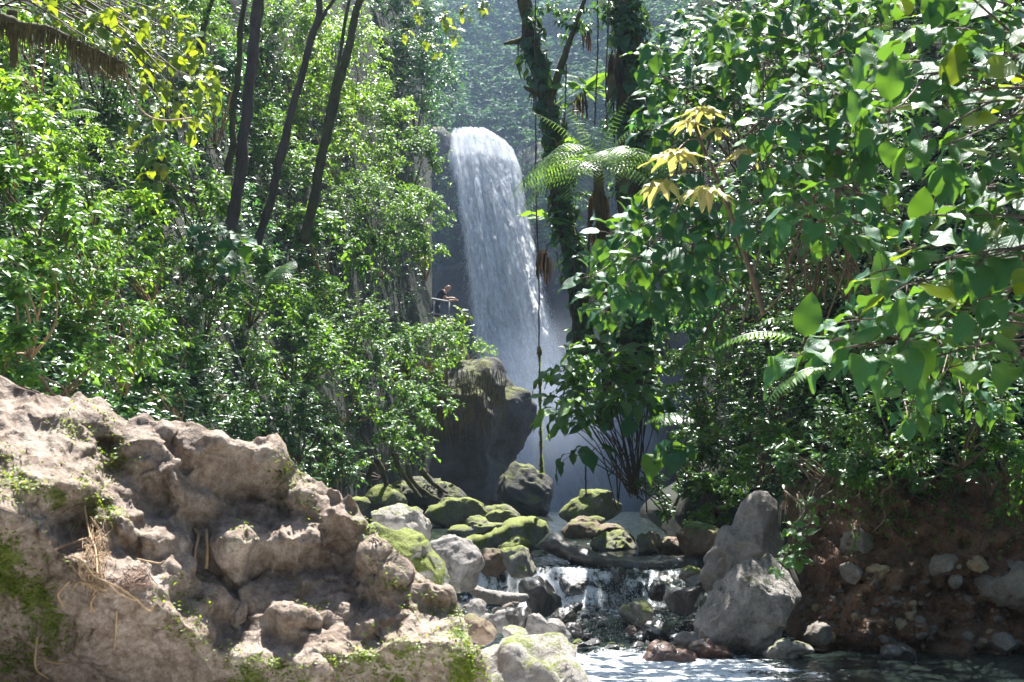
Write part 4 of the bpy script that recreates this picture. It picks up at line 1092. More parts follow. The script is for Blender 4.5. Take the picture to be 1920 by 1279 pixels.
# ---------------------------------------------------------------- the left slope
rngL = np.random.default_rng(101)
GL = 'shrubs on the left jungle slope'
LEFT = [  # px, py, rx, ry, depth offset, leaf length, material, label
 (-20, 250, 120, 120, 1.5, .115, 'leaf_yellow', 'bright yellow-green shrub under the mossy branch at the left edge'),
 (30, 400, 130, 110, 1.6, .13, 'leaf_small', 'dense glossy shrub half way up the left edge'),
 (140, 330, 110, 100, 1.2, .10, 'leaf_yellow', 'yellow-green shrub right of the shadowed gap below the mossy branch'),
 (10, 560, 130, 110, 1.6, .11, 'leaf_small', 'thick shrub with hanging leaves on the lower left edge'),
 (130, 500, 120, 110, 1.4, .10, 'leaf_small', 'glittering narrow-leaved shrub above the tan outcrop'),
 (60, 670, 150, 80, 1.4, .10, 'leaf_small', 'low shrub hanging over the crest of the tan outcrop at the left edge'),
 (200, 640, 110, 100, 1.2, .10, 'leaf_small', 'shrub right above the first hump of the tan outcrop'),
 (250, 470, 110, 100, 1.4, .12, 'leaf_yellow', 'sunlit yellow-green shrub left of the slender trunks'),
 (250, 250, 100, 100, 1.0, .12, 'leaf_dark', 'shaded green shrub under the bright large-leaved branch'),
 (330, 370, 100, 100, 1.2, .15, 'leaf_small', 'pale glossy shrub left of the thick slender trunk'),
 (350, 560, 110, 90, 1.5, .095, 'leaf_small', 'silvery shrub below the thick slender trunk'),
 (310, 720, 90, 80, 1.2, .14, 'leaf_dark', 'dark green shrub in the shade behind the outcrop crest'),
 (430, 700, 100, 90, 1.4, .085, 'leaf_small', 'dense shrub above the square block of the outcrop'),
 (440, 540, 110, 70, 1.2, .17, 'leaf_small', 'broad shrub at the foot of the thick slender trunk'),
 (420, 820, 70, 70, 1.2, .10, 'leaf_dark', 'dark leafy shrub just behind the outcrop block'),
 (520, 640, 110, 90, 1.6, .14, 'leaf_small', 'wide shrub between the trunks and the shaded hollow'),
 (540, 790, 80, 80, 1.2, .10, 'leaf_dark', 'shrub hanging over the shaded hollow'),
 (380, 160, 80, 110, 1.0, .13, 'leaf_blue', 'blue-green shrub left of the thick trunk near the top'),
 (330, 40, 110, 80, 1.0, .13, 'leaf_small', 'shrub at the top beside the bright large-leaved branch'),
 (500, 130, 60, 140, 0.5, .13, 'leaf_dark', 'shadowed shrub between the thick trunk and the middle trunk'),
 (550, 60, 90, 90, 1.0, .13, 'leaf_yellow', 'bright shrub behind the top of the middle trunk'),
 (520, 330, 80, 110, 1.0, .12, 'leaf_small', 'bright shrub right of the thick trunk half way up'),
 (590, 480, 100, 80, 1.5, .18, 'leaf_small', 'glossy shrub at the foot of the trunk nearest the waterfall'),
 (600, 230, 90, 100, 1.5, .12, 'leaf_yellow', 'yellow-green shrub between the middle trunk and the third trunk'),
 (630, 610, 100, 75, 2.2, .10, 'leaf_small', 'rounded shrub left of the people at the railing'),
 (630, 720, 100, 80, 1.8, .12, 'leaf_small', 'shrub draped over the mossy vine curtain'),
 (700, 830, 90, 70, 2.2, .12, 'leaf_small', 'shrub with a yellow blossom above the mossy rounded boulder'),
 (620, 860, 50, 60, 1.0, .10, 'leaf_dark', 'small dark shrub beside the outcrop gully'),
 (770, 780, 70, 70, 2.5, .12, 'leaf_small', 'trailing shrub left of the dark overhanging ledge'),
 (790, 655, 80, 52, 3.0, .12, 'leaf_small', 'light green shrub in front of the railing'),
 (720, 660, 80, 60, 2.4, .12, 'leaf_small', 'bushy shrub below the railing'),
 (850, 640, 45, 50, 2.2, .13, 'leaf_yellow', 'wispy yellow-green shrub overhanging the ledge top'),
 (700, 240, 90, 90, 2.0, .13, 'leaf_yellow', 'bright round-leaved shrub above the third trunk'),
 (640, 100, 90, 90, 1.5, .13, 'leaf_yellow', 'bright shrub behind the top of the third trunk'),
 (690, 400, 100, 70, 2.5, .13, 'leaf_small', 'shrub left of the waterfall lip'),
 (770, 410, 60, 60, 3.0, .14, 'leaf_small', 'light shrub overhanging the dark wall beside the waterfall'),
 (705, 470, 80, 50, 2.6, .13, 'leaf_small', 'pale leafy shrub above the people at the railing'),
 (790, 480, 45, 45, 2.6, .13, 'leaf_yellow', 'loose small shrub leaning towards the waterfall above the people'),
 (760, 300, 70, 55, 2.0, .14, 'leaf_small', 'shrub crowning the rock beside the waterfall lip'),
 (765, 160, 75, 90, 1.5, .15, 'leaf_blue', 'blue-green shrub above the waterfall lip'),
 (740, 30, 90, 70, 1.5, .15, 'leaf_blue', 'blue-green shrub at the top edge between the third trunk and the waterfall'),
 (812, 60, 40, 70, 0.5, .16, 'leaf_far', 'hazy blue-green shrub high above the waterfall lip'),
 (460, 430, 70, 60, 1.2, .12, 'leaf_blue', 'blue-green shrub crossing in front of the thick trunk'),
 (868, 655, 50, 26, 2.6, .10, 'leaf_yellow', 'low mossy plants capping the dark ledge'),
 (800, 720, 45, 45, 3.2, .11, 'leaf_small', 'plants draped down the left shoulder of the dark ledge'),
 (150, 120, 120, 80, 0.6, .12, 'leaf_dark', 'shaded shrub behind the mossy branch'),
 (30, 110, 110, 90, 1.0, .12, 'leaf_yellow', 'yellow-green shrub at the upper left corner'),
]
for (px, py, rx, ry, off, lf, mt, lab) in LEFT:
    Yd = float(depthL(px, py)) - off
    big = lf >= .14
    shrub('shrub', lab, px, py, rx, ry, Yd, lf, mt, rngL, density=0.9 if not big else 1.1, group=GL, tmpl=T8 if big else T4, width=rngL.uniform(.34, .52), droop=rngL.uniform(.2, .7), clump=rngL.uniform(.26, .42))

def cover(name, label, depth, x0, x1, y0, y1, n, leaf, mat, rng, off=0.35, mask=None, k=6, tl=0.5):
    px = rng.uniform(x0, x1, n); py = rng.uniform(y0, y1, n)
    if mask is not None:
        m = mask(px, py); px, py = px[m], py[m]
    S = at(px, py, depth(px, py) - off * rng.random(len(px)))
    D = norm(np.stack([rng.normal(0, 0.6, len(px)), -0.6 + rng.normal(0, 0.4, len(px)), 0.45 + rng.normal(0, 0.45, len(px))], -1))
    TL = tl * rng.uniform(0.5, 1.3, len(px))
    acc = Acc()
    twig_leaves(S, D, TL, k, leaf, rng, acc=acc)
    o = acc.build(name, MATS[mat], None, smooth_shade=False)
    tag(o, label, 'undergrowth', kind='stuff')
    return o
cover('undergrowth', 'low leafy ground cover over the left jungle slope', lambda x, y: depthL(x, y) + 0.5, -250, 840, -60, 960, 8500, 0.12, 'leaf_dark', rngL, 0.8, lambda x, y: ~((x > 470) & (x < 560) & (y < 110)) & ~((x > 790) & (y > 280)) & ~((x > 580) & (y > 800)))

# far slope behind the waterfall
rngF = np.random.default_rng(55)
def far_mask(x, y):
    return (y < 250 + 30 * noise3(np.stack([x / 40, 0 * x, 0 * x], -1))) | ((x < 838) & (y < 300))
cover('forest', 'hazy far-off jungle covering the slope above the waterfall', lambda x, y: depthC(x, y) - 0.6 - 2.2 * np.clip(fbm(np.stack([x / 90, y / 50, 0 * x], -1), 3), 0, 1), 640, 1480, -60, 300, 8000, 0.30, 'leaf_far', rngF, 1.2, far_mask, k=7, tl=1.2)

a = Acc()
for _ in range(92):
    x_, y_ = rngF.uniform(700, 1330), rngF.uniform(-50, 235)
    if 1000 < x_ < 1330 and y_ > 180: continue
    if _ > 62: x_, y_ = rngF.choice([rngF.uniform(975, 1300), rngF.uniform(975, 1300), rngF.uniform(770, 835)]), rngF.uniform(250, 520)
    c_ = at(x_, y_, float(depthC(x_, y_)) - 1.2)
    crown(c_, np.array([1.5, 1.1, .9]) * rngF.uniform(.6, 1.3), 9, 6, 7, .24, rngF, a, None, front=.4, clump=.4)
tag(a.build('forest_canopy', MATS['leaf_far'], None, smooth_shade=False), 'hazy clumps of far trees above the waterfall', 'forest', kind='stuff')
# ---------------------------------------------------------------- single large leaves
def leaf_mesh(name, mat, shape='ovate', droop=0.25, fold=0.16, wav=0.03, seed=0):
    """Unit-length leaf along +X, normal +Z."""
    nu, nv = 11, 5
    u = np.linspace(0, 1, nu); v = np.linspace(-1, 1, nv)
    if shape == 'heart':
        w = 0.40 * np.sqrt(np.clip(1 - (1 - u * 1.9) ** 2, 0, 1)) * (u < 0.5) + (u >= 0.5) * 0.40 * np.clip(1 - ((u - 0.5) / 0.5), 0, 1) ** 0.85
        w = np.maximum(w, 0.006); w[1] = 0.34
    elif shape == 'strap':
        w = 0.075 * np.clip(np.sin(np.pi * np.clip(u * 0.96 + 0.03, 0, 1)), 0.02, 1) ** 0.55
    elif shape == 'lance':
        w = 0.19 * np.clip(np.sin(np.pi * u ** 0.8), 0.01, 1) ** 0.9
    else:
        w = 0.31 * np.clip(np.sin(np.pi * u ** 0.72), 0.008, 1) ** 0.85
    Uu, Vv = np.meshgrid(u, v, indexing='ij')
    x = Uu * (1 - 0.25 * droop * Uu)
    if shape == 'heart':
        x = x - 0.10 * np.abs(Vv) * np.clip(1 - Uu * 3.2, 0, 1)
    y = Vv * w[:, None]
    z = -droop * Uu ** 2 + fold * np.abs(Vv) * w[:, None] * 1.6 + wav * np.sin(Uu * 13 + seed + 2 * np.sign(Vv)) * np.abs(Vv)
    V = np.stack([x, y, z], -1).reshape(-1, 3)
    uv = np.stack([Uu, Vv * 0.5 + 0.5], -1).reshape(-1, 2)
    return mesh_from(name, V, grid_faces(nu, nv), MATS[mat], uv=uv)
def leaf_set(mat, shape, n=5):
    return [leaf_mesh('leaf', mat, shape, 0.06 + 0.15 * k, 0.08 + 0.09 * (k % 3), 0.02 + 0.014 * k, k * 1.7) for k in range(n)]
LS = {'big': leaf_set('big_leaf', 'ovate'), 'bigheart': leaf_set('big_leaf', 'heart'), 'bright': leaf_set('big_leaf_bright', 'ovate'), 'vine': leaf_set('vine_leaf', 'heart'),
      'climber': leaf_set('climber_leaf_shaded', 'heart'), 'lance': leaf_set('vine_leaf', 'lance'), 'strap': leaf_set('vine_leaf', 'strap', 4), 'yellow': leaf_set('umbrella_leaf', 'ovate', 3)}
def put_leaf(root, me, P, A, N, L, wscale=1.0):
    A = norm(np.asarray(A, float)); N = np.asarray(N, float)
    N = norm(N - (N @ A) * A); B = np.cross(N, A)
    rl = np.array(root.location)
    o = bpy.data.objects.new('leaf', me)
    COL.objects.link(o)
    o.parent = root
    p = np.asarray(P, float) - rl
    M = Matrix(((A[0] * L, B[0] * L * wscale, N[0] * L, p[0]), (A[1] * L, B[1] * L * wscale, N[1] * L, p[1]), (A[2] * L, B[2] * L * wscale, N[2] * L, p[2]), (0, 0, 0, 1)))
    o.matrix_basis = M
    return o
def rosette(root, p, axis, k, L, rng, leaves, acc, pet=0.5, droop=(0.15, 0.75), wscale=1.0, arc=(0, 2 * np.pi)):
    """k leaves on petioles round a branch tip."""
    axis = norm(axis)
    s1 = norm(np.cross(axis, [0.3, 1.0, 0.2])); s2 = np.cross(axis, s1)
    a0 = rng.uniform(0, 6.28)
    for j in range(k):
        a = a0 + j * 2.4 + rng.normal(0, 0.2)
        out = s1 * np.cos(a) + s2 * np.sin(a)
        d = norm(out * 0.9 + axis * rng.uniform(0.0, 0.8) + UP * rng.normal(0, 0.12))
        pl = L * pet * rng.uniform(0.6, 1.2)
        q = p + d * pl - UP * 0.12 * pl - axis * L * 0.12 * j / k
        A = norm(d - UP * rng.uniform(*droop))
        N = norm(UP * 1.0 + np.array([0, -0.5, 0]) + d * 0.22 + rng.normal(0, 0.2, 3))
        put_leaf(root, leaves[rng.integers(len(leaves))], q, A, N, L * rng.uniform(0.5, 1.15), wscale * rng.uniform(.85, 1.15))
        if acc is not None:
            tube(np.stack([p, (p + q) / 2 + UP * 0.04 * pl, q]), np.array([0.010, 0.008, 0.007]) * L * 1.2, 4, acc)
def big_shrub(label, base_px, tips, Lpx, leaves, rng, extra=0, group=None, twig='brown_twig', name='large_leaved_shrub', k=(5, 8), back=None, droop=(0.15, 0.75), wscale=1.0, cat='shrub', jit=1.0):
    """tips: list of (px, py, Y). Branches run from the base to the tips; each tip and some nodes carry leaf rosettes."""
    b = at(*base_px)
    root = empty(name, b)
    tag(root, label, cat, group)
    acc = Acc()
    for (px, py, Y) in tips:
        p = at(px, py, Y)
        L = Lpx * m_per_px(Y) * rng.uniform(0.9, 1.1)
        mid = b * 0.45 + p * 0.55 + np.array([rng.normal(0, .1), 0, 0.18]) * np.linalg.norm(p - b) * 0.5
        bj = b + rng.normal(size=3) * np.array([.5, .25, .3]) * min(1.0, np.linalg.norm(p - b) / 2.5) * jit
        C = spline([bj, mid, p], 14)
        tube(C, np.linspace(0.012, 0.005, 14), 5, acc)
        ax = norm(C[-1] - C[-3] + UP * 0.3)
        rosette(root, p, ax, int(rng.integers(*k)), L, rng, leaves, acc, droop=droop, wscale=wscale)
    V, Fc = acc.get()
    build('branches', V, Fc, MATS[twig], root)
    if back is not None:
        (px, py, rx, ry, Y, lf, mat, dens) = back
        a2 = Acc()
        mp = m_per_px(Y)
        area = rx * ry * mp * mp * 3.14
        n_leaf = 2.2 * dens * area / (lf * lf * 0.25)
        crown(at(px, py, Y), np.array([rx, 0.35 * (rx + ry), ry]) * mp, max(6, int(n_leaf / 40)), 7, 6, lf, rng, a2, None, width=0.5, tmpl=T8, droop=0.5)
        o = a2.build('foliage', MATS[mat], root, smooth_shade=False)
        o['kind'] = 'stuff'
    return root
def tips_in(poly, n, Y0, Y1, rng, mind=0.0):
    poly = np.array(poly, float)
    lo, hi = poly.min(0), poly.max(0)
    out = []
    tries = 0
    while len(out) < n and tries < 6000:
        tries += 1
        x, y = rng.uniform(lo[0], hi[0]), rng.uniform(lo[1], hi[1])
        if inpoly(poly, np.array(x), np.array(y)) and all((x - o[0]) ** 2 + (y - o[1]) ** 2 > mind ** 2 for o in out):
            out.append((x, y, rng.uniform(Y0, Y1)))
    return out

rngR = np.random.default_rng(303)
GR = 'large-leaved shrubs on the right bank'
big_shrub('nearest large-leaved shrub hanging into the top right corner', (2150, 250, 9.5), tips_in([(1640, -30), (1960, -40), (1960, 330), (1780, 330), (1640, 190)], 26, 7.6, 9.4, rngR, 52), 86, LS['big'] + LS['bright'][:1], rngR, group=GR,
          back=(1830, 150, 160, 190, 11.0, .20, 'leaf_dark', 0.6))
big_shrub('near large-leaved shrub on the right edge below the corner shrub', (2180, 560, 9.5), tips_in([(1700, 420), (1800, 360), (1960, 330), (1960, 560), (1790, 570), (1640, 520)], 20, 7.8, 9.2, rngR, 52), 86, LS['big'] + LS['bright'][:1], rngR, group=GR,
          back=(1850, 480, 140, 150, 10.5, .20, 'leaf_dark', 0.6))
big_shrub('long sunlit low branch of pale large leaves reaching over the earth bank', (2160, 690, 9.2), [(1500, 665, 8.5), (1560, 640, 8.5), (1625, 650, 8.4), (1610, 600, 8.7), (1700, 640, 8.3), (1760, 620, 8.3), (1690, 580, 8.8), (1830, 650, 8.2), (1900, 680, 8.0), (1780, 690, 8.6), (1680, 690, 8.7)],
          84, LS['big'], rngR, group=GR, name='large_leaved_branch', cat='branch')
big_shrub('white-glinting shrub right of the yellow umbrella-leaved sapling', (1560, 480, 14.5), tips_in([(1420, 230), (1480, 170), (1580, 150), (1640, 200), (1680, 260), (1600, 300), (1440, 320)], 32, 10.8, 12.2, rngR, 26), 56, LS['big'], rngR, group=GR, k=(6, 9),
          back=(1540, 270, 120, 80, 13.5, .16, 'leaf_dark', 0.6))
big_shrub('glinting shrub along the top edge between the corner shrub and the waterfall gap', (1520, 260, 17.0), tips_in([(1330, 40), (1450, -30), (1660, -30), (1650, 110), (1500, 150), (1360, 140)], 39, 12.5, 14.5, rngR, 28), 50, LS['big'], rngR, group=GR, k=(6, 9),
          back=(1480, 80, 180, 110, 16, .16, 'leaf_dark', 0.6))
big_shrub('blue-green heart-leaved shrub edging the waterfall gap at the top', (1360, 300, 19.0), tips_in([(1215, 120), (1260, 50), (1330, 10), (1400, 60), (1390, 200), (1300, 260), (1200, 270)], 39, 15.0, 17.5, rngR, 24), 40, LS['bigheart'], rngR, group=GR, k=(6, 9),
          back=(1310, 160, 110, 130, 19, .16, 'leaf_blue', 0.6))
big_shrub('heart-leaved shrub falling beside the tree fern trunk', (1350, 520, 21.0), tips_in([(1190, 400), (1260, 330), (1370, 370), (1400, 470), (1330, 540), (1200, 560), (1120, 590), (1090, 520), (1140, 430)], 40, 14.6, 17.5, rngR, 23), 42, LS['bigheart'], rngR, group=GR, k=(6, 9),
          back=(1250, 470, 140, 120, 19, .16, 'leaf_blue', 0.7))
big_shrub('dark round-leaved shrub in the shade below the white-glinting shrub', (1560, 600, 15.5), tips_in([(1390, 340), (1480, 330), (1600, 350), (1680, 380), (1640, 440), (1420, 430)], 24, 10.5, 12.5, rngR, 30), 52, LS['big'], rngR, group=GR,
          back=(1520, 400, 160, 80, 15, .16, 'leaf_dark', 0.7))
big_shrub('shaded heart-leaved shrub under the sunlit low branch', (1780, 740, 16.8), tips_in([(1560, 560), (1640, 500), (1750, 560), (1900, 740), (1820, 780), (1640, 760), (1560, 700)], 22, 10.5, 12.8, rngR, 34), 46, LS['big'], rngR, group=GR,
          back=(1740, 660, 180, 120, 14, .13, 'leaf_dark', 0.6))

# small-leaved bushes and cover on the right bank
SR = [
 (1480, 520, 110, 90, 1.5, .09, 'leaf_dark', 'dark small-leaved bush in the middle of the right bank'),
 (1620, 480, 90, 90, 1.5, .09, 'leaf_dark', 'dark small-leaved bush behind the near right-edge shrub'),
 (1330, 590, 90, 70, 1.5, .09, 'leaf_small', 'small-leaved bush left of the two fern fronds'),
 (1320, 720, 90, 80, 1.5, .09, 'leaf_small', 'leafy bush behind the dangling narrow-leaved plant'),
 (1450, 720, 90, 80, 1.5, .09, 'leaf_dark', 'dark bush behind the bright fern frond'),
 (1420, 850, 100, 70, 1.6, .085, 'leaf_small', 'low bush above the tall pointed boulder'),
 (1560, 830, 90, 80, 1.8, .085, 'leaf_dark', 'dark bush above the upright slab in the bank'),
 (1680, 800, 90, 70, 1.8, .085, 'leaf_small', 'bush hanging over the top of the earth bank'),
 (1810, 800, 90, 80, 1.8, .085, 'leaf_dark', 'bush on the bank top below the sunlit branch'),
 (1900, 820, 70, 90, 1.8, .085, 'leaf_small', 'bush on the bank top at the right edge'),
 (1290, 850, 80, 70, 1.2, .10, 'leaf_dark', 'dark bush behind the round glossy leaves'),
 (1240, 640, 70, 60, 1.0, .10, 'leaf_small', 'bush under the heart-leaved shrub at the waterfall gap'),
 (1250, 930, 70, 45, 1.6, .09, 'leaf_dark', 'dark low bush on the bank above the hump-backed boulder'),
 (1340, 930, 70, 45, 1.6, .085, 'leaf_small', 'low bush between the small bright fern and the pointed boulder'),
 (1330, 985, 50, 30, 1.2, .07, 'leaf_small', 'tiny-leaved tuft at the small bright fern'),
 (1600, 888, 60, 34, 1.2, .075, 'leaf_small', 'low bush spilling over the left end of the earth bank'),
 (1735, 885, 60, 34, 1.2, .075, 'leaf_dark', 'low bush spilling over the middle of the earth bank'),
 (1860, 890, 65, 40, 1.2, .075, 'leaf_small', 'low bush spilling over the right end of the earth bank'),
 (1300, 330, 70, 60, 3.0, .10, 'leaf_small', 'small-leaved bush behind the umbrella-leaved sapling'),
 (1250, 210, 70, 60, 5.0, .09, 'leaf_small', 'fine-leaved bush between the vine-clad trunk and the top shrubs'),
]
for (px, py, rx, ry, off, lf, mt, lab) in SR:
    shrub('bush', lab, px, py, rx, ry, float(depthR(px, py)) - off, lf, mt, rngR, density=0.8, group='small-leaved bushes on the right bank', cat='bush')
cover('undergrowth', 'dark leafy ground cover over the right bank', lambda x, y: depthR(x, y), 1270, 2150, -200, 925, 7500, 0.095, 'leaf_dark', rngR, 0.9, lambda x, y: (y < 890 + 110 * smooth(1500, 1440, x) + 25 * noise3(np.stack([x / 40, 0 * x, 0 * x], -1))))

# leaning shrub with narrow leaves in front of the fall
rb = np.random.default_rng(77)
big_shrub('many-stemmed shrub with lance-shaped leaves leaning towards the waterfall', (1190, 925, 22.0), tips_in([(1040, 720), (1080, 650), (1160, 630), (1230, 660), (1240, 740), (1180, 780), (1090, 790), (1050, 800)], 38, 20.6, 22.2, rb, 18), 46, LS['lance'], rb, k=(6, 10), back=(1140, 710, 95, 75, 21.8, .20, 'leaf_small', 0.8), twig='dark_bark', wscale=1.2, jit=0.15)
big_shrub('low spray of broad leaves under the leaning shrub', (1185, 930, 21.8), [(1110, 770, 21.2), (1140, 790, 21.0), (1085, 800, 21.3), (1165, 760, 21.2), (1195, 790, 21.0), (1075, 850, 21.2), (1110, 845, 21.0), (1215, 760, 21.1)], 52, LS['big'], rb, k=(3, 5), twig='dark_bark', droop=(0.5, 1.2))
big_shrub('round-leaved plant with glossy green discs on the bank above the slab', (1290, 905, 19.6), [(1235, 855, 19.2), (1275, 840, 19.0), (1255, 850, 18.8)], 52, LS['bigheart'], rb, k=(3, 5), name='round_leaved_plant', cat='plant', wscale=1.15, droop=(0.9, 1.5))
# tufts hanging on the bank
for i, (px, py, Y, lab) in enumerate([(1490, 1000, 14.2, 'bright little leafy twig hanging beside the pointed boulder'), (1480, 1055, 14.1, 'lowest leafy twig hanging over the front grey boulder'), (1515, 960, 14.6, 'leafy twig hanging from the bank above the pointed boulder'),
                                     (1340, 640, 16.5, 'dangling narrow-leaved plant catching the sun'), (1690, 830, 14.5, 'short-leaved sprig drooping over the earth bank'), (1600, 900, 15.0, 'sprig hanging at the left end of the earth bank')]):
    big_shrub(lab, (px + 30, py - 70, Y + 0.3), [(px + rb.normal(0, 16), py + rb.normal(0, 16), Y + rb.normal(0, .1)) for _ in range(5)], 24 if i != 3 else 42, LS['lance'] if i == 3 else LS['vine'], rb, k=(5, 7), name='leafy_twig', cat='twig', twig='brown_twig', droop=(0.1, 0.5) if i != 3 else (0.8, 1.6), wscale=0.9)

# bright large-leaved branch in the upper left
rl_ = np.random.default_rng(31)
big_shrub('bright yellow-green large-leaved branch hanging in the upper left', (-120, -40, 15.0), tips_in([(60, 0), (150, -20), (300, 20), (380, 60), (400, 180), (380, 240), (300, 230), (240, 120), (120, 60)], 34, 13.2, 14.6, rl_, 30), 34, LS['bright'], rl_, k=(6, 9), name='large_leaved_branch', cat='branch', twig='brown_twig', droop=(0.5, 1.3))
big_shrub('pale broad-leaved sprig left of the thick slender trunk', (330, 420, 22.5), [(275, 230, 19.5), (290, 260, 19.5), (265, 280, 19.6), (300, 300, 19.4), (280, 330, 19.5)], 34, LS['bright'], rl_, k=(5, 7), name='broad_leaved_sprig', cat='plant', twig='brown_twig', droop=(0.5, 1.2))
big_shrub('grey-green broad-leaved plant at the foot of the thick trunk', (400, 560, 22.5), tips_in([(340, 430), (460, 430), (440, 530), (350, 520)], 9, 20, 21, rl_, 28), 32, LS['bigheart'], rl_, k=(5, 7), name='broad_leaved_plant', cat='plant', twig='brown_twig')
big_shrub('leafy tip with yellow-green leaves at the top above the waterfall lip', (660, -60, 36.0), [(760, 60, 35), (800, 70, 34.5), (830, 30, 34.5), (870, 20, 34), (900, 10, 34), (850, 60, 34.2), (780, 20, 35), (820, 90, 34.5)], 22, LS['bright'], rl_, k=(6, 9), name='leafy_branch', cat='branch', twig='brown_twig', droop=(0.2, 0.9))
big_shrub('sunlit sprig reaching past the people towards the waterfall', (800, 640, 40.0), [(862, 582, 39.5), (875, 590, 39.4), (845, 598, 39.4), (855, 606, 39.4)], 15, LS['bright'], rl_, k=(5, 8), name='leafy_sprig', cat='plant', twig='brown_twig')
# ---------------------------------------------------------------- ferns
def frond_geo(P0, d, length, pin, n, e0, e1, side_tilt=0.0, toothed=True, acc=None, rach=0.008, sweep=0.35):
    """A frond leaving P0 along horizontal direction d, starting at elevation e0 and ending at e1 (radians)."""
    d = norm(np.array([d[0], d[1], 0.0])); s = np.cross(d, UP)
    m = 40
    t = np.linspace(0, 1, m)
    el = e0 + (e1 - e0) * t ** 0.9
    seg = length / (m - 1)
    C = P0 + np.concatenate([[np.zeros(3)], np.cumsum(seg * (d[None] * np.cos(el)[:-1, None] + UP[None] * np.sin(el)[:-1, None]), 0)])
    tube(C[::3], np.linspace(rach, rach * 0.25, len(C[::3])), 4, acc)
    idx = np.linspace(0.12, 0.985, n)
    pos = np.stack([np.interp(idx, t, C[:, k]) for k in range(3)], -1)
    ee = np.interp(idx, t, el)
    Tn = d[None] * np.cos(ee)[:, None] + UP[None] * np.sin(ee)[:, None]
    Nn = -d[None] * np.sin(ee)[:, None] + UP[None] * np.cos(ee)[:, None]
    w = pin * np.sin(np.pi * np.clip(0.16 + 0.84 * idx, 0, 1)) ** 0.75 + 0.02 * pin
    if toothed:
        k = 9
        tu = np.repeat(np.linspace(0, 1, k), 1)
        base_w = (1 - tu) ** 0.6 * 0.042 + 0.006
        zig = np.where(np.arange(k) % 2 == 0, 0.45, 1.0)
        tv = np.concatenate([np.stack([tu + 0.04 * (zig > 0.5), base_w * zig, -0.18 * tu ** 2], -1), np.stack([tu + 0.04 * (zig > 0.5), -base_w * zig, -0.18 * tu ** 2], -1)])
        q = np.arange(k - 1)
        tf = np.concatenate([np.stack([q, q + 1, q + 1 + k], -1), np.stack([q, q + 1 + k, q + k], -1)])
    else:
        tv = np.array([[0, .05, 0], [0, -.05, 0], [.3, .085, .02], [.3, -.085, .02], [.7, .06, -.05], [.7, -.06, -.05], [1, 0, -.16]], float)
        tf = np.array([[0, 2, 3], [0, 3, 1], [2, 4, 5], [2, 5, 3], [4, 6, 5]])
    for sg in (1, -1):
        A = norm(s[None] * sg + Tn * sweep - UP[None] * side_tilt)
        N = ortho(Nn + 0.08 * np.random.default_rng(int(length * 1e4)).normal(size=Nn.shape), A)
        B = np.cross(N, A)
        V = pos[:, None] + A[:, None] * (w[:, None] * tv[None, :, 0])[..., None] + B[:, None] * (w[:, None] * tv[None, :, 1])[..., None] + N[:, None] * (w[:, None] * tv[None, :, 2])[..., None]
        Fc = (np.arange(n)[:, None, None] * len(tv) + tf[None]).reshape(-1, 3)
        acc.add(V.reshape(-1, 3), Fc)
def fern(name, label, base, fronds, toothed=True, trunk=None, mat='fern_leaf', cat='fern', grow=1.0):
    root = empty(name, trunk[-1] if trunk is not None else base)
    tag(root, label, cat)
    for i_, (az, L, e0, e1, pin, n) in enumerate(fronds):
        if trunk is not None and e0 < 1.0: e0 += (-.25, .4, .05, .65, -.1, .3, .5)[i_ % 7]
        acc = Acc()
        frond_geo(base, np.array([math.cos(az), math.sin(az)]), L * grow, pin * grow, n, e0, e1, 0.25, toothed, acc, rach=0.007 * max(1, L))
        acc.build('frond', MATS[mat], root, smooth_shade=False)
    return root
R_ = math.radians
fb = at(1122, 318, 20.0)
fr_ = [(R_(185), 1.15, R_(30), R_(-80), .30, 24), (R_(202), 1.2, R_(24), R_(-86), .30, 24), (R_(168), 1.2, R_(34), R_(-70), .28, 24), (R_(222), 1.1, R_(28), R_(-88), .28, 22),
       (R_(245), 1.1, R_(28), R_(-88), .28, 22), (R_(275), 1.1, R_(26), R_(-88), .28, 22), (R_(305), 1.1, R_(28), R_(-88), .28, 22), (R_(330), 1.1, R_(28), R_(-86), .28, 22), (R_(350), 1.1, R_(30), R_(-80), .28, 24), (R_(8), 1.1, R_(32), R_(-70), .28, 24),
       (R_(30), 1.0, R_(30), R_(-45), .28, 24), (R_(150), 1.0, R_(40), R_(-45), .26, 24), (R_(90), 0.95, R_(40), R_(-40), .26, 24),
       (R_(178), 1.0, R_(66), R_(18), .15, 22), (R_(200), 0.9, R_(78), R_(40), .13, 20), (R_(10), 0.95, R_(68), R_(20), .15, 22), (R_(60), 0.9, R_(82), R_(60), .12, 20), (R_(330), 0.85, R_(80), R_(48), .12, 18), (R_(120), 1.0, R_(76), R_(45), .13, 20)]
trunk_px = [(1122, 322, 20.0), (1126, 400, 20.05), (1130, 490, 20.8), (1136, 640, 23.0), (1140, 800, 24.5)]
tf_pts = np.array([at(*p) for p in trunk_px])
tfern = fern('tree_fern', 'tall tree fern with arching feathery fronds before the vine-clad trunks', fb, fr_, True, tf_pts, grow=1.35)
acc = Acc(); tube(spline(tf_pts, 40), np.linspace(0.075, 0.10, 40), 12, acc, 0.35, 3)
acc.build('trunk', MATS['mossy_bark'], tfern)
a2 = Acc()
rt = np.random.default_rng(12)
for k in range(26):
    a = rt.uniform(0, 6.28); h = rt.uniform(0.15, 0.9)
    p = fb - UP * h + np.array([math.cos(a), math.sin(a), 0]) * 0.08
    leaf_geo(p[None], np.array([[math.cos(a) * .25, math.sin(a) * .25, -1]]), np.array([[math.cos(a), math.sin(a), .2]]), np.array([0.45]), np.array([0.10]), T8, a2)
a2.build('dead_fronds', MATS['dead_leaf'], tfern, smooth_shade=False)

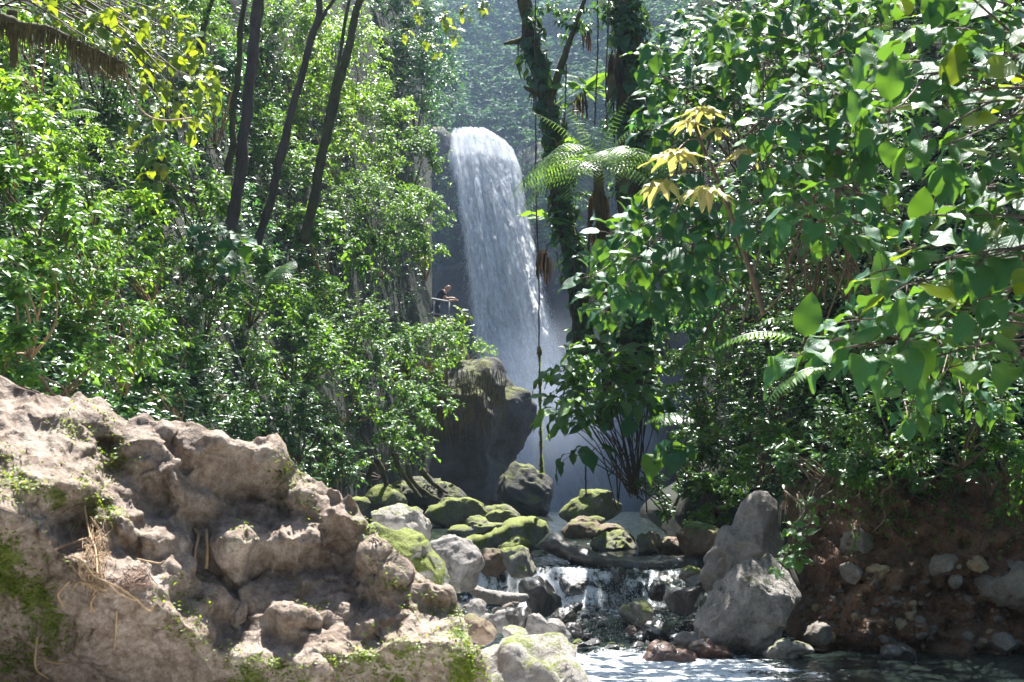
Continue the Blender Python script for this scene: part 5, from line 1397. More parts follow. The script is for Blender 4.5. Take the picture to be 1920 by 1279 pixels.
def placed_fern(name, label, base_px, Lpx, az, e0, e1, pin_px, n=18, fr=1, toothed=False, spread=0.5):
    b = at(*base_px); mp = m_per_px(base_px[2])
    fern(name, label, b, [(az + spread * (i - (fr - 1) / 2), Lpx * mp * (1 - 0.1 * i), e0 - 0.12 * i, e1, pin_px * mp, n) for i in range(fr)], toothed)
placed_fern('fern', 'bright sunlit fern frond arching over the dark right bank', (1505, 640, 8.8), 190, R_(188), R_(28), R_(-42), 34, 20)
placed_fern('fern', 'white-glinting fern frond below the sunlit low branch', (1560, 690, 8.4), 165, R_(196), R_(8), R_(-62), 42, 20)
placed_fern('fern', 'shaded fern frond behind the bright arching frond', (1545, 600, 10.5), 150, R_(184), R_(15), R_(-25), 36, 16)
placed_fern('fern', 'fern left of the bare sapling stem', (1360, 540, 17.0), 110, R_(205), R_(10), R_(-70), 40, 14, 2)
placed_fern('fern', 'small bright fern between the stream slabs and the pointed boulder', (1330, 985, 17.5), 60, R_(195), R_(25), R_(-20), 18, 12, 4, spread=0.7)
placed_fern('fern', 'dark spreading fern beside the round glossy leaves', (1290, 780, 19.0), 90, R_(210), R_(20), R_(-40), 34, 12, 3)
placed_fern('fern', 'fern on the slope right of the thick slender trunk', (500, 540, 24.0), 90, R_(60), R_(70), R_(20), 40, 14, 2)
placed_fern('fern', 'silvery fern fronds below the mossy branch', (190, 215, 15.2), 90, R_(200), R_(30), R_(-30), 22, 14, 3)

# ---------------------------------------------------------------- trunks on the left slope
def slender_tree(label, pts, Y, w, seed, forks=(), crown_r=1.6):
    C = np.array([at(x, y, Y) for x, y in pts])
    top = C[0]
    ext = top + norm(C[0] - C[1]) * 3.0
    C = np.concatenate([[ext], C])
    C = spline(C, 14); C[1:-1, :2] += 0.018 * np.random.default_rng(seed + 50).normal(size=(12, 2))
    root = empty('slender_tree', C[-1])
    tag(root, label, 'tree', 'slender trees on the left slope')
    acc = Acc()
    r = w * 0.5 * m_per_px(Y)
    tube(spline(C, 60), np.linspace(r * 0.75, r * 1.15, 60), 12, acc, 0.55, seed)
    acc.build('trunk', MATS['dark_bark' if seed % 2 else 'mossy_bark'], root)
    rg = np.random.default_rng(seed)
    for f in forks:
        a = Acc()
        q = np.array([at(x, y, Y) for x, y in f])
        tube(spline(q, 20), np.linspace(r * 0.7, r * 0.35, 20), 7, a, 0.2, seed)
        a.build('branch', MATS['dark_bark'], root)
    a = Acc(); s = Acc()
    crown(ext + UP * 1.2, np.array([crown_r, crown_r, 0.9]), 16, 6, 7, .14, rg, a, s, front=0.0)
    for _ in range(6):
        e = ext + UP * 1.2 + rg.normal(size=3) * np.array([crown_r, crown_r, .5]) * .6
        tube(spline([ext - UP * 0.3, (ext + e) / 2, e], 8), np.linspace(r * .6, r * .15, 8), 5, s)
    a.build('crown', MATS['leaf_small'], root, smooth_shade=False)
    s.build('branch', MATS['dark_bark'], root)
    return root
slender_tree('thickest slender dark trunk on the left slope', [(487, -30), (472, 120), (457, 250), (442, 380), (427, 480)], 22.8, 22, 1)
slender_tree('thin twin trunk just behind the thickest slender trunk', [(462, -30), (448, 100), (436, 230), (428, 330)], 24.5, 12, 2)
slender_tree('brown lit trunk peeping from behind the thickest slender trunk', [(497, -30), (483, 60), (474, 150)], 23.4, 12, 6)
slender_tree('middle leaning slender trunk with a fork near the top', [(604, -30), (590, 50), (552, 190), (515, 340), (472, 495)], 26.0, 15, 3, forks=[[(588, 60), (612, 20), (648, -30)]])
slender_tree('third slender leaning trunk nearest the waterfall', [(684, -30), (658, 60), (625, 205), (597, 330), (568, 455)], 29.5, 17, 4)
slender_tree('faint thin trunk between the middle and third trunks', [(640, 90), (622, 180), (606, 260), (598, 340)], 31.0, 8, 8)
slender_tree('short dark trunk at the top left of the slender trunks', [(402, -30), (392, 15), (383, 45), (375, 90)], 27.0, 10, 5)

def strands(n, P, Lm, w, rng, acc):
    """Thin hanging strips starting at P."""
    k = 5
    t = np.linspace(0, 1, k)
    L = Lm * rng.uniform(.3, 1.2, n)
    off = rng.normal(0, 0.10, (n, 2))[:, None, :] * (t ** 1.5)[None, :, None] * L[:, None, None]
    az = rng.uniform(0, np.pi, n)
    sd = np.stack([np.cos(az), np.sin(az), 0 * az], -1)
    C = P[:, None] - UP * (t[None] * L[:, None])[..., None]
    C[..., :2] += off
    W = w * rng.uniform(.5, 1.3, n)[:, None] * (1 - 0.8 * t)[None] * (1 + .5 * rng.random((n, k)))
    V = np.stack([C - sd[:, None] * W[..., None], C + sd[:, None] * W[..., None]], 2).reshape(-1, 3)
    q = np.arange(k - 1)
    tf = np.concatenate([np.stack([2 * q, 2 * q + 1, 2 * q + 3], -1), np.stack([2 * q, 2 * q + 3, 2 * q + 2], -1)])
    acc.add(V, (np.arange(n)[:, None, None] * 2 * k + tf[None]).reshape(-1, 3))
# ---------------------------------------------------------------- vine-clad trees by the fall
def vine_tree(label, pts, Y, w, seed, n_leaf, epis, crown_c, crown_r, branches=()):
    C = np.array([at(x, y, Y) for x, y in pts])
    root = empty('vine_clad_tree', C[-1])
    tag(root, label, 'tree', 'vine-clad trees beside the waterfall')
    rg = np.random.default_rng(seed)
    r = w * 0.5 * m_per_px(Y)
    cc = np.array(crown_c)
    top = np.concatenate([[cc - UP * 0.8], [(cc + C[0]) / 2 + UP * .3], C])
    S = spline(top, 90)
    acc = Acc(); tube(S, np.linspace(r * 0.7, r * 1.1, 90), 14, acc, 0.45, seed)
    acc.build('trunk', MATS['mossy_bark'], root)
    vis = S[25:]
    # thin climbing stems wound on the trunk
    for k in range(3):
        a = Acc()
        ph = np.linspace(0, 9, len(vis)) + k * 2.1
        q = vis + np.stack([np.cos(ph), np.sin(ph) - 0.3, 0 * ph], -1) * r * 1.12
        tube(q, 0.014, 5, a, 0.2, k)
        a.build('climbing_vine', MATS['dark_bark'], root)
    for _ in range(n_leaf):
        p = vis[rg.integers(len(vis))]
        a = rg.uniform(np.pi * 0.95, np.pi * 2.05)
        out = np.array([math.cos(a), math.sin(a), 0])
        q = p + out * r * rg.uniform(1.0, 1.5)
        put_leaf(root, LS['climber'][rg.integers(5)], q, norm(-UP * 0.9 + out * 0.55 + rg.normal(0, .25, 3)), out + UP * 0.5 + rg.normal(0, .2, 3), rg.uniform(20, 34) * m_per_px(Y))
    for b in branches:
        a = Acc(); q = np.array([at(x, y, yy) for x, y, yy in b])
        tube(spline(q, 20), np.linspace(r * .5, r * .15, 20), 7, a, 0.4, seed)
        a.build('branch', MATS['mossy_bark'], root)
    for (px, py, nl, Lp, kind) in epis:
        p = at(px, py, Y - r * 1.1)
        a = Acc()
        az = rg.uniform(0, 6.28, nl)
        if kind == 'strap':
            A = np.stack([np.cos(az), np.sin(az) * 0.8 - 0.2, rg.uniform(-0.5, 0.7, nl)], -1)
            P = p + rg.normal(0, 0.05, (nl, 3))
            for i in range(nl):
                put_leaf(root, LS['strap'][rg.integers(4)], P[i], A[i], UP + 0.4 * rg.normal(size=3), Lp * m_per_px(Y) * rg.uniform(.6, 1.15), 1.3)
            continue
        if kind == 'dead':
            A = np.stack([np.cos(az) * .25, np.sin(az) * .25, -np.ones(nl)], -1)
            leaf_geo(p + rg.normal(0, 0.06, (nl, 3)), A, np.stack([np.cos(az), np.sin(az) - .4, .2 + 0 * az], -1), Lp * m_per_px(Y) * rg.uniform(.6, 1.2, nl), np.full(nl, .09), T8, a)
            a.build('dead_leaves', MATS['dead_leaf'], root, smooth_shade=False)
        else:
            crown(p, np.array([Lp, Lp * .7, Lp * 1.3]) * m_per_px(Y), max(6, nl // 10), 4, 6, .13, rg, a, None, width=.38, tmpl=T8, droop=.7)
            a.build('epiphyte', MATS['leaf_dark'], root, smooth_shade=False)['kind'] = 'stuff'
    a = Acc(); i = rg.integers(len(vis), size=260)
    strands(260, vis[i] + rg.normal(0, r * .7, (260, 3)) * np.array([1, 1, .3]), .55, .012, rg, a)
    a.build('hanging_rootlets', MATS['dark_bark'], root, smooth_shade=False)['kind'] = 'stuff'
    a = Acc()
    for i in rg.integers(len(vis), size=22):
        crown(vis[i] - np.array([0, r, 0]), np.array([r * 1.3, r * .8, r * 1.6]), 5, 3, 5, .10, rg, a, None, droop=.8)
    a.build('climber_foliage', MATS['leaf_dark'], root, smooth_shade=False)['kind'] = 'stuff'
    a = Acc(); s = Acc()
    crown(cc, np.array([crown_r, crown_r, crown_r * .35]), int(12 * crown_r), 7, 8, .17, rg, a, None, front=0.0, clump=0.22)
    for _ in range(12):
        e = cc + rg.normal(size=3) * np.array([crown_r, crown_r, .6]) * .5
        tube(spline([cc - UP * 0.8, (cc + e) / 2 - UP * .2, e], 8), np.linspace(r * .6, r * .12, 8), 5, s)
    a.build('crown', MATS['leaf_small'], root, smooth_shade=False)
    s.build('branch', MATS['mossy_bark'], root)
    return root
vine_tree('slanting vine-clad trunk nearest the waterfall', [(970, -60), (988, 30), (1002, 100), (1022, 180), (1038, 260), (1046, 330), (1060, 420), (1080, 510), (1092, 610), (1096, 720)], 23.5, 34, 41, 130,
          [(1095, 165, 12, 70, 'strap'), (1048, 275, 10, 55, 'strap'), (1088, 180, 14, 45, 'dead'), (1070, 410, 90, 46, 'bush'), (1085, 480, 70, 36, 'bush'), (1030, 410, 10, 60, 'strap'), (1022, 470, 14, 60, 'dead'), (1100, 20, 60, 34, 'bush'), (1060, 40, 40, 26, 'bush'), (1100, 60, 12, 40, 'dead'), (1085, 540, 14, 60, 'dead'), (1010, 30, 40, 24, 'bush'), (1062, 350, 60, 30, 'bush'), (1060, 300, 8, 50, 'strap')],
          (-1.0, 28.5, 16.5), 1.6, [[(1030, 190, 23.5), (1060, 100, 23.3), (1085, 30, 23.2), (1110, -40, 23.0)], [(985, 75, 23.5), (965, 78, 23.4), (945, 82, 23.3)], [(1025, 180, 23.5), (1000, 172, 23.4), (982, 162, 23.3)]])
vine_tree('thick upright vine-clad trunk right of the slanting one', [(1182, -60), (1180, 60), (1178, 180), (1182, 290), (1186, 420), (1192, 560), (1196, 720)], 22.5, 52, 43, 170,
          [(1160, 40, 50, 28, 'bush'), (1200, 120, 50, 26, 'bush'), (1150, 100, 14, 60, 'dead'), (1165, 240, 50, 26, 'bush'), (1205, 230, 14, 50, 'dead'), (1190, 30, 40, 24, 'bush')],
          (6.2, 22.0, 15.0), 3.6, [[(1170, 90, 22.4), (1150, 150, 22.2), (1140, 190, 22.1)]])

def hanging_vine(label, pts, Y, w, seed, moss=0, group='hanging vines', mat='dark_bark'):
    C = np.array([at(x, y, Y) for x, y in pts])
    rg = np.random.default_rng(seed)
    root = empty('hanging_vine', C[-1]); tag(root, label, 'vine', group)
    S = spline(C, 80); S[:, :2] += 0.012 * np.stack([noise3(np.stack([np.linspace(0, 20, 80), np.full(80, seed), np.zeros(80)], -1)), noise3(np.stack([np.linspace(0, 20, 80), np.full(80, seed + 9.5), np.zeros(80)], -1))], -1)
    a = Acc(); tube(S, w * .5 * m_per_px(Y), 6, a); a.build('stem', MATS[mat], root)
    if moss:
        sl = S[int(80 * moss):]
        sl = spline(sl, 160)
        rad = (3.4 * m_per_px(Y)) * np.clip(0.75 + 1.1 * fbm(np.stack([np.linspace(0, 14, 160), np.full(160, seed), np.zeros(160)], -1), 3), 0.3, 1.6)
        a = Acc(); tube(sl, rad, 7, a, 0.6, seed)
        a.build('moss_sleeve', MATS['hanging_moss'], root)
        a = Acc(); n = 500
        i = rg.integers(0, 160, n)
        az = rg.uniform(0, 6.28, n); o_ = np.stack([np.cos(az), np.sin(az), -0.6 + 0 * az], -1)
        leaf_geo(sl[i] + o_ * rad[i][:, None] * .7, o_, np.stack([-np.sin(az), np.cos(az), 1 + 0 * az], -1), np.full(n, .035), np.full(n, .4), T4, a)
        a.build('moss_leaves', MATS['moss_leaf'], root, smooth_shade=False)
hanging_vine('moss-sleeved vine hanging free in front of the waterfall', [(1003, -40), (1004, 200), (1006, 400), (1010, 510), (1011, 640), (1013, 760), (1015, 865), (1016, 885)], 22.8, 3, 1, 0.585)
for i, (pts, Y, lab) in enumerate([([(1120, -40), (1121, 80), (1118, 160), (1115, 235)], 22.9, 'thin bare vine between the two vine-clad trunks'), ([(1141, -40), (1140, 60), (1136, 150), (1138, 245)], 22.0, 'thin vine left of the thick vine-clad trunk'),
                                 ([(1078, 470), (1077, 540), (1075, 600), (1076, 660)], 23.0, 'dark vine below the slanting trunk\'s leaf mass'), ([(1099, 840), (1098, 880), (1099, 932)], 21.5, 'short vine hanging below the leaning lance-leaved shrub'),
                                 ([(1062, 120), (1060, 190), (1058, 230)], 23.2, 'short vine on the slanting vine-clad trunk'), ([(1155, 860), (1157, 900), (1158, 935)], 21.4, 'fine root hanging beside the leaning shrub\'s stems')]):
    hanging_vine(lab, pts, Y, 3.0, 10 + i)

# ---------------------------------------------------------------- umbrella-leaved sapling
ru = np.random.default_rng(8)
stem_px = [(1432, 590), (1408, 510), (1386, 450), (1366, 390), (1338, 320), (1312, 262), (1300, 222)]
Cst = np.array([at(x, y, 13.0) for x, y in stem_px])
um = empty('umbrella_leaved_sapling', Cst[0])
tag(um, 'slender sapling with yellow umbrella-like leaves in front of the right bank shrubs', 'sapling')
a = Acc(); tube(spline(Cst, 50), np.linspace(0.028, 0.014, 50), 8, a, 0.25, 2); a.build('stem', MATS['brown_twig'], um)
for (px, py, Y, Lp, n, tilt) in [(1318, 204, 12.8, 46, 12, 0.3), (1349, 242, 12.7, 34, 10, 0.4), (1268, 284, 12.5, 64, 12, 0.6), (1240, 340, 12.4, 54, 11, 1.0), (1322, 352, 12.2, 58, 13, 0.9), (1404, 282, 12.6, 54, 12, 0.3), (1290, 228, 13.0, 38, 10, 0.6)]:
    c = at(px, py, Y)
    s0 = Cst[np.argmin(np.linalg.norm(Cst - c, axis=1))]
    a = Acc(); tube(spline([s0, (s0 + c) / 2 + UP * 0.05, c], 10), 0.007, 5, a)
    lf = a.build('leaf', MATS['red_twig'], um)
    rl0 = np.array(um.location)
    for j in range(n):
        az = 2 * np.pi * j / n + ru.normal(0, .1)
        out = np.array([math.cos(az), math.sin(az), 0])
        A = norm(out - UP * (0.12 + tilt * 0.3) + np.array([-.15, -.25, 0]) * tilt)
        N = norm(UP + out * 0.35 + np.array([0, -.2, 0]))
        N = norm(N - (N @ A) * A); B = np.cross(N, A)
        L = Lp * 1.2 * m_per_px(Y) * ru.uniform(.8, 1.1)
        o = bpy.data.objects.new('leaflet', LS['yellow'][ru.integers(3)])
        COL.objects.link(o); o.parent = lf
        p = c - rl0
        o.matrix_basis = Matrix(((A[0] * L, B[0] * L * .5, N[0] * L, p[0]), (A[1] * L, B[1] * L * .5, N[1] * L, p[1]), (A[2] * L, B[2] * L * .5, N[2] * L, p[2]), (0, 0, 0, 1)))

# ---------------------------------------------------------------- mossy branch, moss curtains, roots
rm = np.random.default_rng(66)
mb = spline([at(x, y, 12.6) for x, y in [(-80, 40), (0, 34), (40, 48), (90, 55), (140, 78), (185, 98), (230, 118)]], 60)
br = empty('mossy_branch', mb[0]); tag(br, 'thick bough draped in brown hanging moss in the upper left corner', 'branch')
a = Acc(); tube(mb, np.linspace(.055, .015, 60), 9, a, .5, 1); a.build('bough', MATS['mossy_bark'], br)
a = Acc(); tube(spline([at(x, y, 12.7) for x, y in [(24, 20), (22, 60), (26, 100), (24, 125)]], 20), np.linspace(.05, .035, 20), 9, a, .5, 4); a.build('stub', MATS['mossy_bark'], br)
a = Acc(); i = rm.integers(0, 60, 900)
strands(900, mb[i] + rm.normal(0, .03, (900, 3)), .22, .006, rm, a); a.build('hanging_moss', MATS['hanging_moss'], br, smooth_shade=False)['kind'] = 'stuff'
for k, pts in enumerate([[(84, 90), (82, 130), (78, 175)], [(230, 118), (260, 200), (300, 225), (360, 222)], [(150, 80), (190, 130), (215, 150)]]):
    a = Acc(); tube(spline([at(x, y, 12.8) for x, y in pts], 16), .009, 5, a, .4, k); a.build('twig', MATS['pale_root'], br)

a = Acc(); n = 1500
px = rm.uniform(650, 840, n); py = rm.uniform(670, 790, n)
strands(n, at(px, py, 35.5 + (px - 650) / 190 * 2 + rm.uniform(-.5, .4, n)), .9, .014, rm, a)
n = 500; px = rm.uniform(835, 950, n); py = rm.uniform(690, 790, n)
strands(n, at(px, py, 37.8 - .3 * rm.random(n)), .5, .012, rm, a)
o = a.build('hanging_moss', MATS['hanging_moss'], None, smooth_shade=False); tag(o, 'curtain of hanging moss and rootlets left of the dark ledge', 'moss', kind='stuff')
for i, pts in enumerate([[(706, 860), (720, 890), (726, 920), (735, 945)], [(740, 850), (750, 880), (770, 910), (790, 935)], [(765, 870), (772, 900), (800, 925), (830, 940)], [(700, 870), (690, 900), (700, 925)], [(790, 880), (810, 905), (840, 925)]]):
    a = Acc(); tube(spline([at(x, y, 28.4 + .3 * i) for x, y in pts], 24), np.linspace(.07, .03, 24), 8, a, .6, i)
    tag(a.build('mossy_root', MATS['moss_bark2'] if 'moss_bark2' in MATS else MATS['mossy_bark'], None), ['leftmost mossy root running down to the rounded boulder', 'mossy root forking over the root-bound rock', 'longest mossy root reaching the moss-domed boulder', 'thin mossy root behind the rounded mossy boulder', 'rightmost mossy root under the dark ledge'][i], 'root', 'mossy roots below the left jungle')

# roots on the outcrop
def on_rock(px, py, lift=0.04):
    p = outcrop_at(px, py).copy(); p[1] -= lift; p[2] += lift * .3
    return p
tg = empty('root_tangle', on_rock(185, 1075)); tag(tg, 'tangle of thin dry brown roots clinging to the outcrop face', 'roots')
paths = [[(110, 1030), (130, 1015), (165, 1010), (185, 1015)], [(140, 1048), (165, 1068), (185, 1085), (230, 1105), (262, 1132), (285, 1152), (294, 1146)], [(140, 1115), (155, 1100), (180, 1100), (210, 1108)], [(170, 1155), (175, 1130), (185, 1110), (205, 1105)],
         [(200, 1090), (230, 1110), (262, 1135)], [(168, 960), (172, 1000), (185, 1040), (190, 1085)], [(255, 1060), (300, 1056), (312, 1052)], [(180, 1160), (176, 1140), (182, 1125)], [(80, 1200), (84, 1240), (100, 1279)], [(90, 1225), (110, 1230), (125, 1255)], [(225, 1155), (222, 1200), (218, 1225)], [(130, 1140), (120, 1120), (138, 1098)]]
for k, pts in enumerate(paths):
    a = Acc(); S = spline([on_rock(x, y, .05 + .02 * (k % 3)) for x, y in pts], 30); tube(S, .006 if k else .008, 5, a, .3, k); a.build('root', MATS['pale_root'], tg)
a = Acc()
for k in range(110):
    x0, y0 = rm.normal(182, 16), rm.uniform(970, 1085)
    q = [on_rock(x0 + j * rm.normal(1, 4), y0 + j * rm.uniform(6, 16), .03 + .05 * rm.random()) for j in range(4)]
    tube(spline(q, 9), .0022, 3, a)
o = a.build('rootlets', MATS['pale_root'], tg); o['kind'] = 'stuff'
a = Acc()
for k in range(40):
    x0, y0 = rm.normal(245, 14), rm.uniform(1068, 1095)
    q = [on_rock(x0 + j * rm.normal(2, 6), y0 + j * rm.uniform(0, 10), .03 + .05 * rm.random()) for j in range(4)]
    tube(spline(q, 9), .0022, 3, a)
o = a.build('rootlets', MATS['red_twig'], tg); o['kind'] = 'stuff'
for k, (px, py, L) in enumerate([(366, 995, 28), (385, 995, 26)]):
    a = Acc(); tube(spline([on_rock(px + 2, py, .03), on_rock(px + 8, py + 15, .06), on_rock(px + 8, py + 40, .06), on_rock(px + 6, py + 75, .05)], 20), .011, 6, a, .4, k)
    tag(a.build('dry_root', MATS['pale_root'], None), ['pale dry root hanging in a slot of the outcrop', 'paler twin root just right of it in the outcrop slot'][k], 'root', 'dry roots in the outcrop slot')
# moss and small plants on the outcrop and the near boulder
w = OUT_MOSS.ravel() * (OUT_PY.ravel() < 1330) * (OUT_PX.ravel() > -120)
w = w * (0.15 + 1.2 * np.clip(fbm(OUT_P.reshape(-1, 3) * 5.0, 3) + 0.1, 0, 1)); w /= w.sum()
n = 11000
i = rm.choice(len(w), n, p=w)
Pm = OUT_P.reshape(-1, 3)[i] + rm.normal(0, .012, (n, 3)) + np.array([0, -.012, .008])
az = rm.uniform(0, 6.28, n)
a = Acc(); leaf_geo(Pm, np.stack([np.cos(az), np.sin(az) - .5, rm.normal(.25, .4, n)], -1), np.stack([rm.normal(0, .4, n), -.4 + rm.normal(0, .4, n), np.ones(n)], -1), rm.uniform(.012, .034, n), rm.uniform(.45, .7, n), T4, a)
o = a.build('moss', MATS['moss_leaf'], None, smooth_shade=False); tag(o, 'tufts of bright green moss and tiny leaves on the outcrop', 'moss', kind='stuff')

# roots, twigs and leaf litter on the earth bank
rk = np.random.default_rng(91)
for i, (px, py, L, lab) in enumerate([(1655, 880, 110, 'pale root hanging over the left part of the earth bank'), (1780, 890, 90, 'dark root hanging over the middle of the earth bank'), (1850, 895, 130, 'long dark root trailing down the earth bank near the right edge'), (1720, 890, 70, 'short root at the crumbling bank top'), (1900, 890, 80, 'root hanging at the right edge of the bank'), (1540, 900, 120, 'root trailing beside the pointed boulder')]):
    q = []
    for j in range(6):
        p = bank_at(px + (8 * rk.normal() + 6) * j * (1 if i % 2 else -1) * .5, py + L * j / 5) ; p[1] -= 0.10 + .05 * rk.random(); q.append(p)
    rt_ = empty('bank_root', q[0]); tag(rt_, lab, 'root', 'roots on the earth bank')
    a = Acc(); tube(spline(q, 30), np.linspace(.018, .005, 30), 6, a, .5, i); a.build('root', MATS['pale_root' if i == 0 else 'dark_bark'], rt_)
    a = Acc()
    for j in range(14):
        p = q[rk.integers(1, 5)]; e = p + np.array([rk.normal(0, .12), -.02, -rk.uniform(.1, .35)])
        tube(spline([p, (p + e) / 2 + rk.normal(0, .03, 3), e], 7), .003, 3, a)
    a.build('rootlets', MATS['pale_root' if i == 0 else 'dark_bark'], rt_)['kind'] = 'stuff'
n = 420
P = np.array([bank_at(rk.uniform(1500, 1925), rk.uniform(930, 1215)) for _ in range(n)]) + np.array([0, -.02, .01])
az = rk.uniform(0, 6.28, n)
a = Acc(); leaf_geo(P, np.stack([np.cos(az), -.5 + .3 * np.sin(az), rk.normal(-.2, .4, n)], -1), np.stack([rk.normal(0, .5, n), -.8 + 0 * az, .5 + rk.normal(0, .3, n)], -1), rk.uniform(.03, .09, n), rk.uniform(.35, .6, n), T8, a)
tag(a.build('leaf_litter', MATS['dead_leaf'], None, smooth_shade=False), 'dead brown leaf litter sticking to the earth bank', 'litter', kind='stuff')
n = 150
P = np.array([bank_at(rk.uniform(1490, 1925), 895 + 110 * rk.random() ** 3.5) for _ in range(n)]) + np.array([0, -.05, 0])
D = np.stack([rk.normal(0, .5, n), -.7 + rk.normal(0, .3, n), -.3 + rk.normal(0, .4, n)], -1)
a = Acc(); st_ = Acc(); twig_leaves(P, D, rk.uniform(.15, .45, n), 6, .07, rk, acc=a, stems=st_, droop=.5)
o = a.build('bank_weeds', MATS['leaf_small'], None, smooth_shade=False); tag(o, 'small weeds drooping over the top of the earth bank', 'weeds', kind='stuff')
V_, F_ = st_.get(); so = build('stems', V_ - np.array(o.location), F_, MATS['brown_twig'], None, origin=np.zeros(3)); so.parent = o
# ---------------------------------------------------------------- people at the railing
def solid(name, col, rough=0.7):
    T = NT(name)
    p = T.n('ShaderNodeBsdfPrincipled', i_Roughness=rough)
    tc = T.n('ShaderNodeTexCoord').outputs['Object']
    T.l(T.mix(T.math('MULTIPLY', T.noise(14, 3, .6, tc), .35), col, tuple(np.array(col) * .65)), p.inputs['Base Color'])
    T.l(p.outputs[0], T.out.inputs[0]); MATS[name] = T.m
    return T.m
solid('skin', (0.50, 0.27, 0.19), .55); solid('navy_cloth', (0.02, 0.025, 0.045)); solid('white_cloth', (0.7, 0.66, 0.62)); solid('pink_cloth', (0.70, 0.12, 0.25)); solid('blue_cloth', (0.10, 0.25, 0.65)); solid('brown_hair', (0.06, 0.035, 0.02)); solid('grey_metal', (0.22, 0.22, 0.215), .6); solid('deck_stone', (0.22, 0.20, 0.18))
def skin_mesh(name, J, E, R, mat, root, sub=2):
    me = bpy.data.meshes.new(name)
    me.from_pydata([tuple(j) for j in J], E, [])
    o = bpy.data.objects.new(name, me); COL.objects.link(o)
    if root is not None: o.parent = root
    m = o.modifiers.new('skin', 'SKIN')
    for i, r in enumerate(R):
        sv = me.skin_vertices[0].data[i]
        sv.radius = (r, r) if not isinstance(r, tuple) else r
        sv.use_root = (i == 0)
    s = o.modifiers.new('smooth', 'SUBSURF'); s.levels = sub; s.render_levels = sub
    me.materials.append(MATS[mat])
    return o
def person(label, feet, yaw, lean, shirt, hair=None, hat=None, h=1.75, arms='rail', crouch=0.0):
    """Figure facing +X before the yaw; lean tips the trunk forward."""
    root = empty('person', feet); root.rotation_euler = (0, 0, yaw)
    tag(root, label, 'person', 'people at the viewing railing')
    k = h / 1.75
    hip = np.array([0, 0, 0.93 - crouch])
    up = np.array([math.sin(lean), 0, math.cos(lean)])
    f = np.array([math.cos(lean), 0, -math.sin(lean)])
    sp = hip + up * .25; ch = hip + up * .47; nk = hip + up * .56; hd = nk + up * .10 + f * .03; ht = nk + up * .24 + f * .04
    J = [hip, sp, ch, nk, hd, ht]; E = [(0, 1), (1, 2), (2, 3), (3, 4), (4, 5)]; R = [(.15, .11), (.14, .10), (.17, .11), .06, .088, .07]
    nose = hd + f * .10 - up * .0
    J.append(nose); E.append((4, 6)); R.append(.022)
    torso_n = len(J)
    SJ = [hip - up * .05, sp, ch, nk - up * .05]; SE = [(0, 1), (1, 2), (2, 3)]; SR = [(.165, .125), (.155, .115), (.185, .125), .10]
    for s in (-1, 1):
        sh = ch + up * .04 + np.array([0, s * .20, 0])
        if arms == 'rail':
            el = sh + np.array([.12, s * .06, -.24]); ha = el + np.array([.22, -s * .02, .02])
        else:
            el = sh + np.array([-.03, s * .05, -.29]); ha = el + np.array([.12, 0, -.22])
        b = len(J); J += [sh, el, ha]; E += [(2, b), (b, b + 1), (b + 1, b + 2)]; R += [.058, .043, .032]
        for q in range(4):
            t = len(J); J.append(ha + np.array([.09 - .008 * abs(q - 1), s * (-.03 + .02 * q), -.02])); E.append((b + 2, t)); R.append(.010)
        t = len(J); J.append(ha + np.array([.05, -s * .05, .01])); E.append((b + 2, t)); R.append(.011)
        c = len(SJ); SJ += [sh, sh + (el - sh) * .7]; SE += [(2, c), (c, c + 1)]; SR += [.075, .066]
        kn = hip + np.array([.06 + crouch * .5, s * .10, -.46 + crouch * .55]); an = np.array([0, s * .10, .08]); toe = np.array([.15, s * .11, .03])
        b = len(J); J += [hip + np.array([0, s * .09, -.04]), kn, an, toe]; E += [(0, b), (b, b + 1), (b + 1, b + 2), (b + 2, b + 3)]; R += [.095, .062, .045, .035]
    S = lambda A: [np.array(v) * k for v in A]
    skin_mesh('body', S(J), E, [tuple(x * k for x in r) if isinstance(r, tuple) else r * k for r in R], 'skin', root)
    skin_mesh('shirt', S(SJ), SE, [tuple(x * k for x in r) if isinstance(r, tuple) else r * k for r in SR], shirt, root)
    PJ = [hip, hip + np.array([0, .10, -.08]), hip + np.array([.05 + crouch * .4, .11, -.40 + crouch * .45]), hip + np.array([0, -.10, -.08]), hip + np.array([.05 + crouch * .4, -.11, -.40 + crouch * .45])]
    skin_mesh('shorts', S(PJ), [(0, 1), (1, 2), (0, 3), (3, 4)], [.15 * k, .115 * k, .10 * k, .115 * k, .10 * k], 'navy_cloth', root)
    for nm, mt, sc in ((('hair', hair, 1.0),) if hair else ()) + ((('hat', hat, 1.12),) if hat else ()):
        S_, Fc = ico(3)
        V = S_ * np.array([.105, .092, .12]) * sc
        V = V[:, :]
        V = np.where((V[:, 2:3] < -0.02) & (V[:, 0:1] > 0.0), V * np.array([.5, .8, .4]), V)
        V = (hd + up * .045 - f * .02 + V) * k
        if nm == 'hat':
            pts = (hd + up * .07) * k
            V = V * 1.0
        me = mesh_from(nm, V, Fc, MATS[mt]); link(nm, me, root)
    return root
YP = 44.0
def feet_of(px, py_head, h, drop):
    p = at(px, py_head, YP); p[2] -= drop
    return p
deck_z = float(at(825, 541, YP)[2]) - 1.50
def stand(px, dy=0.0):
    p = at(px, 560, YP + dy); p[2] = deck_z
    return p
person('bald person in a dark shirt leaning on the railing beside the waterfall', stand(815), R_(-8), R_(34), 'navy_cloth', None, None, 1.78, 'rail')
person('person with long brown hair and a light top at the railing', stand(789, .2), R_(75), R_(4), 'white_cloth', 'brown_hair', None, 1.58, 'down')
person('small person in a blue cap low behind the railing', stand(763, -.1), R_(-60), R_(6), 'white_cloth', None, 'blue_cloth', 1.35, 'down', .02)
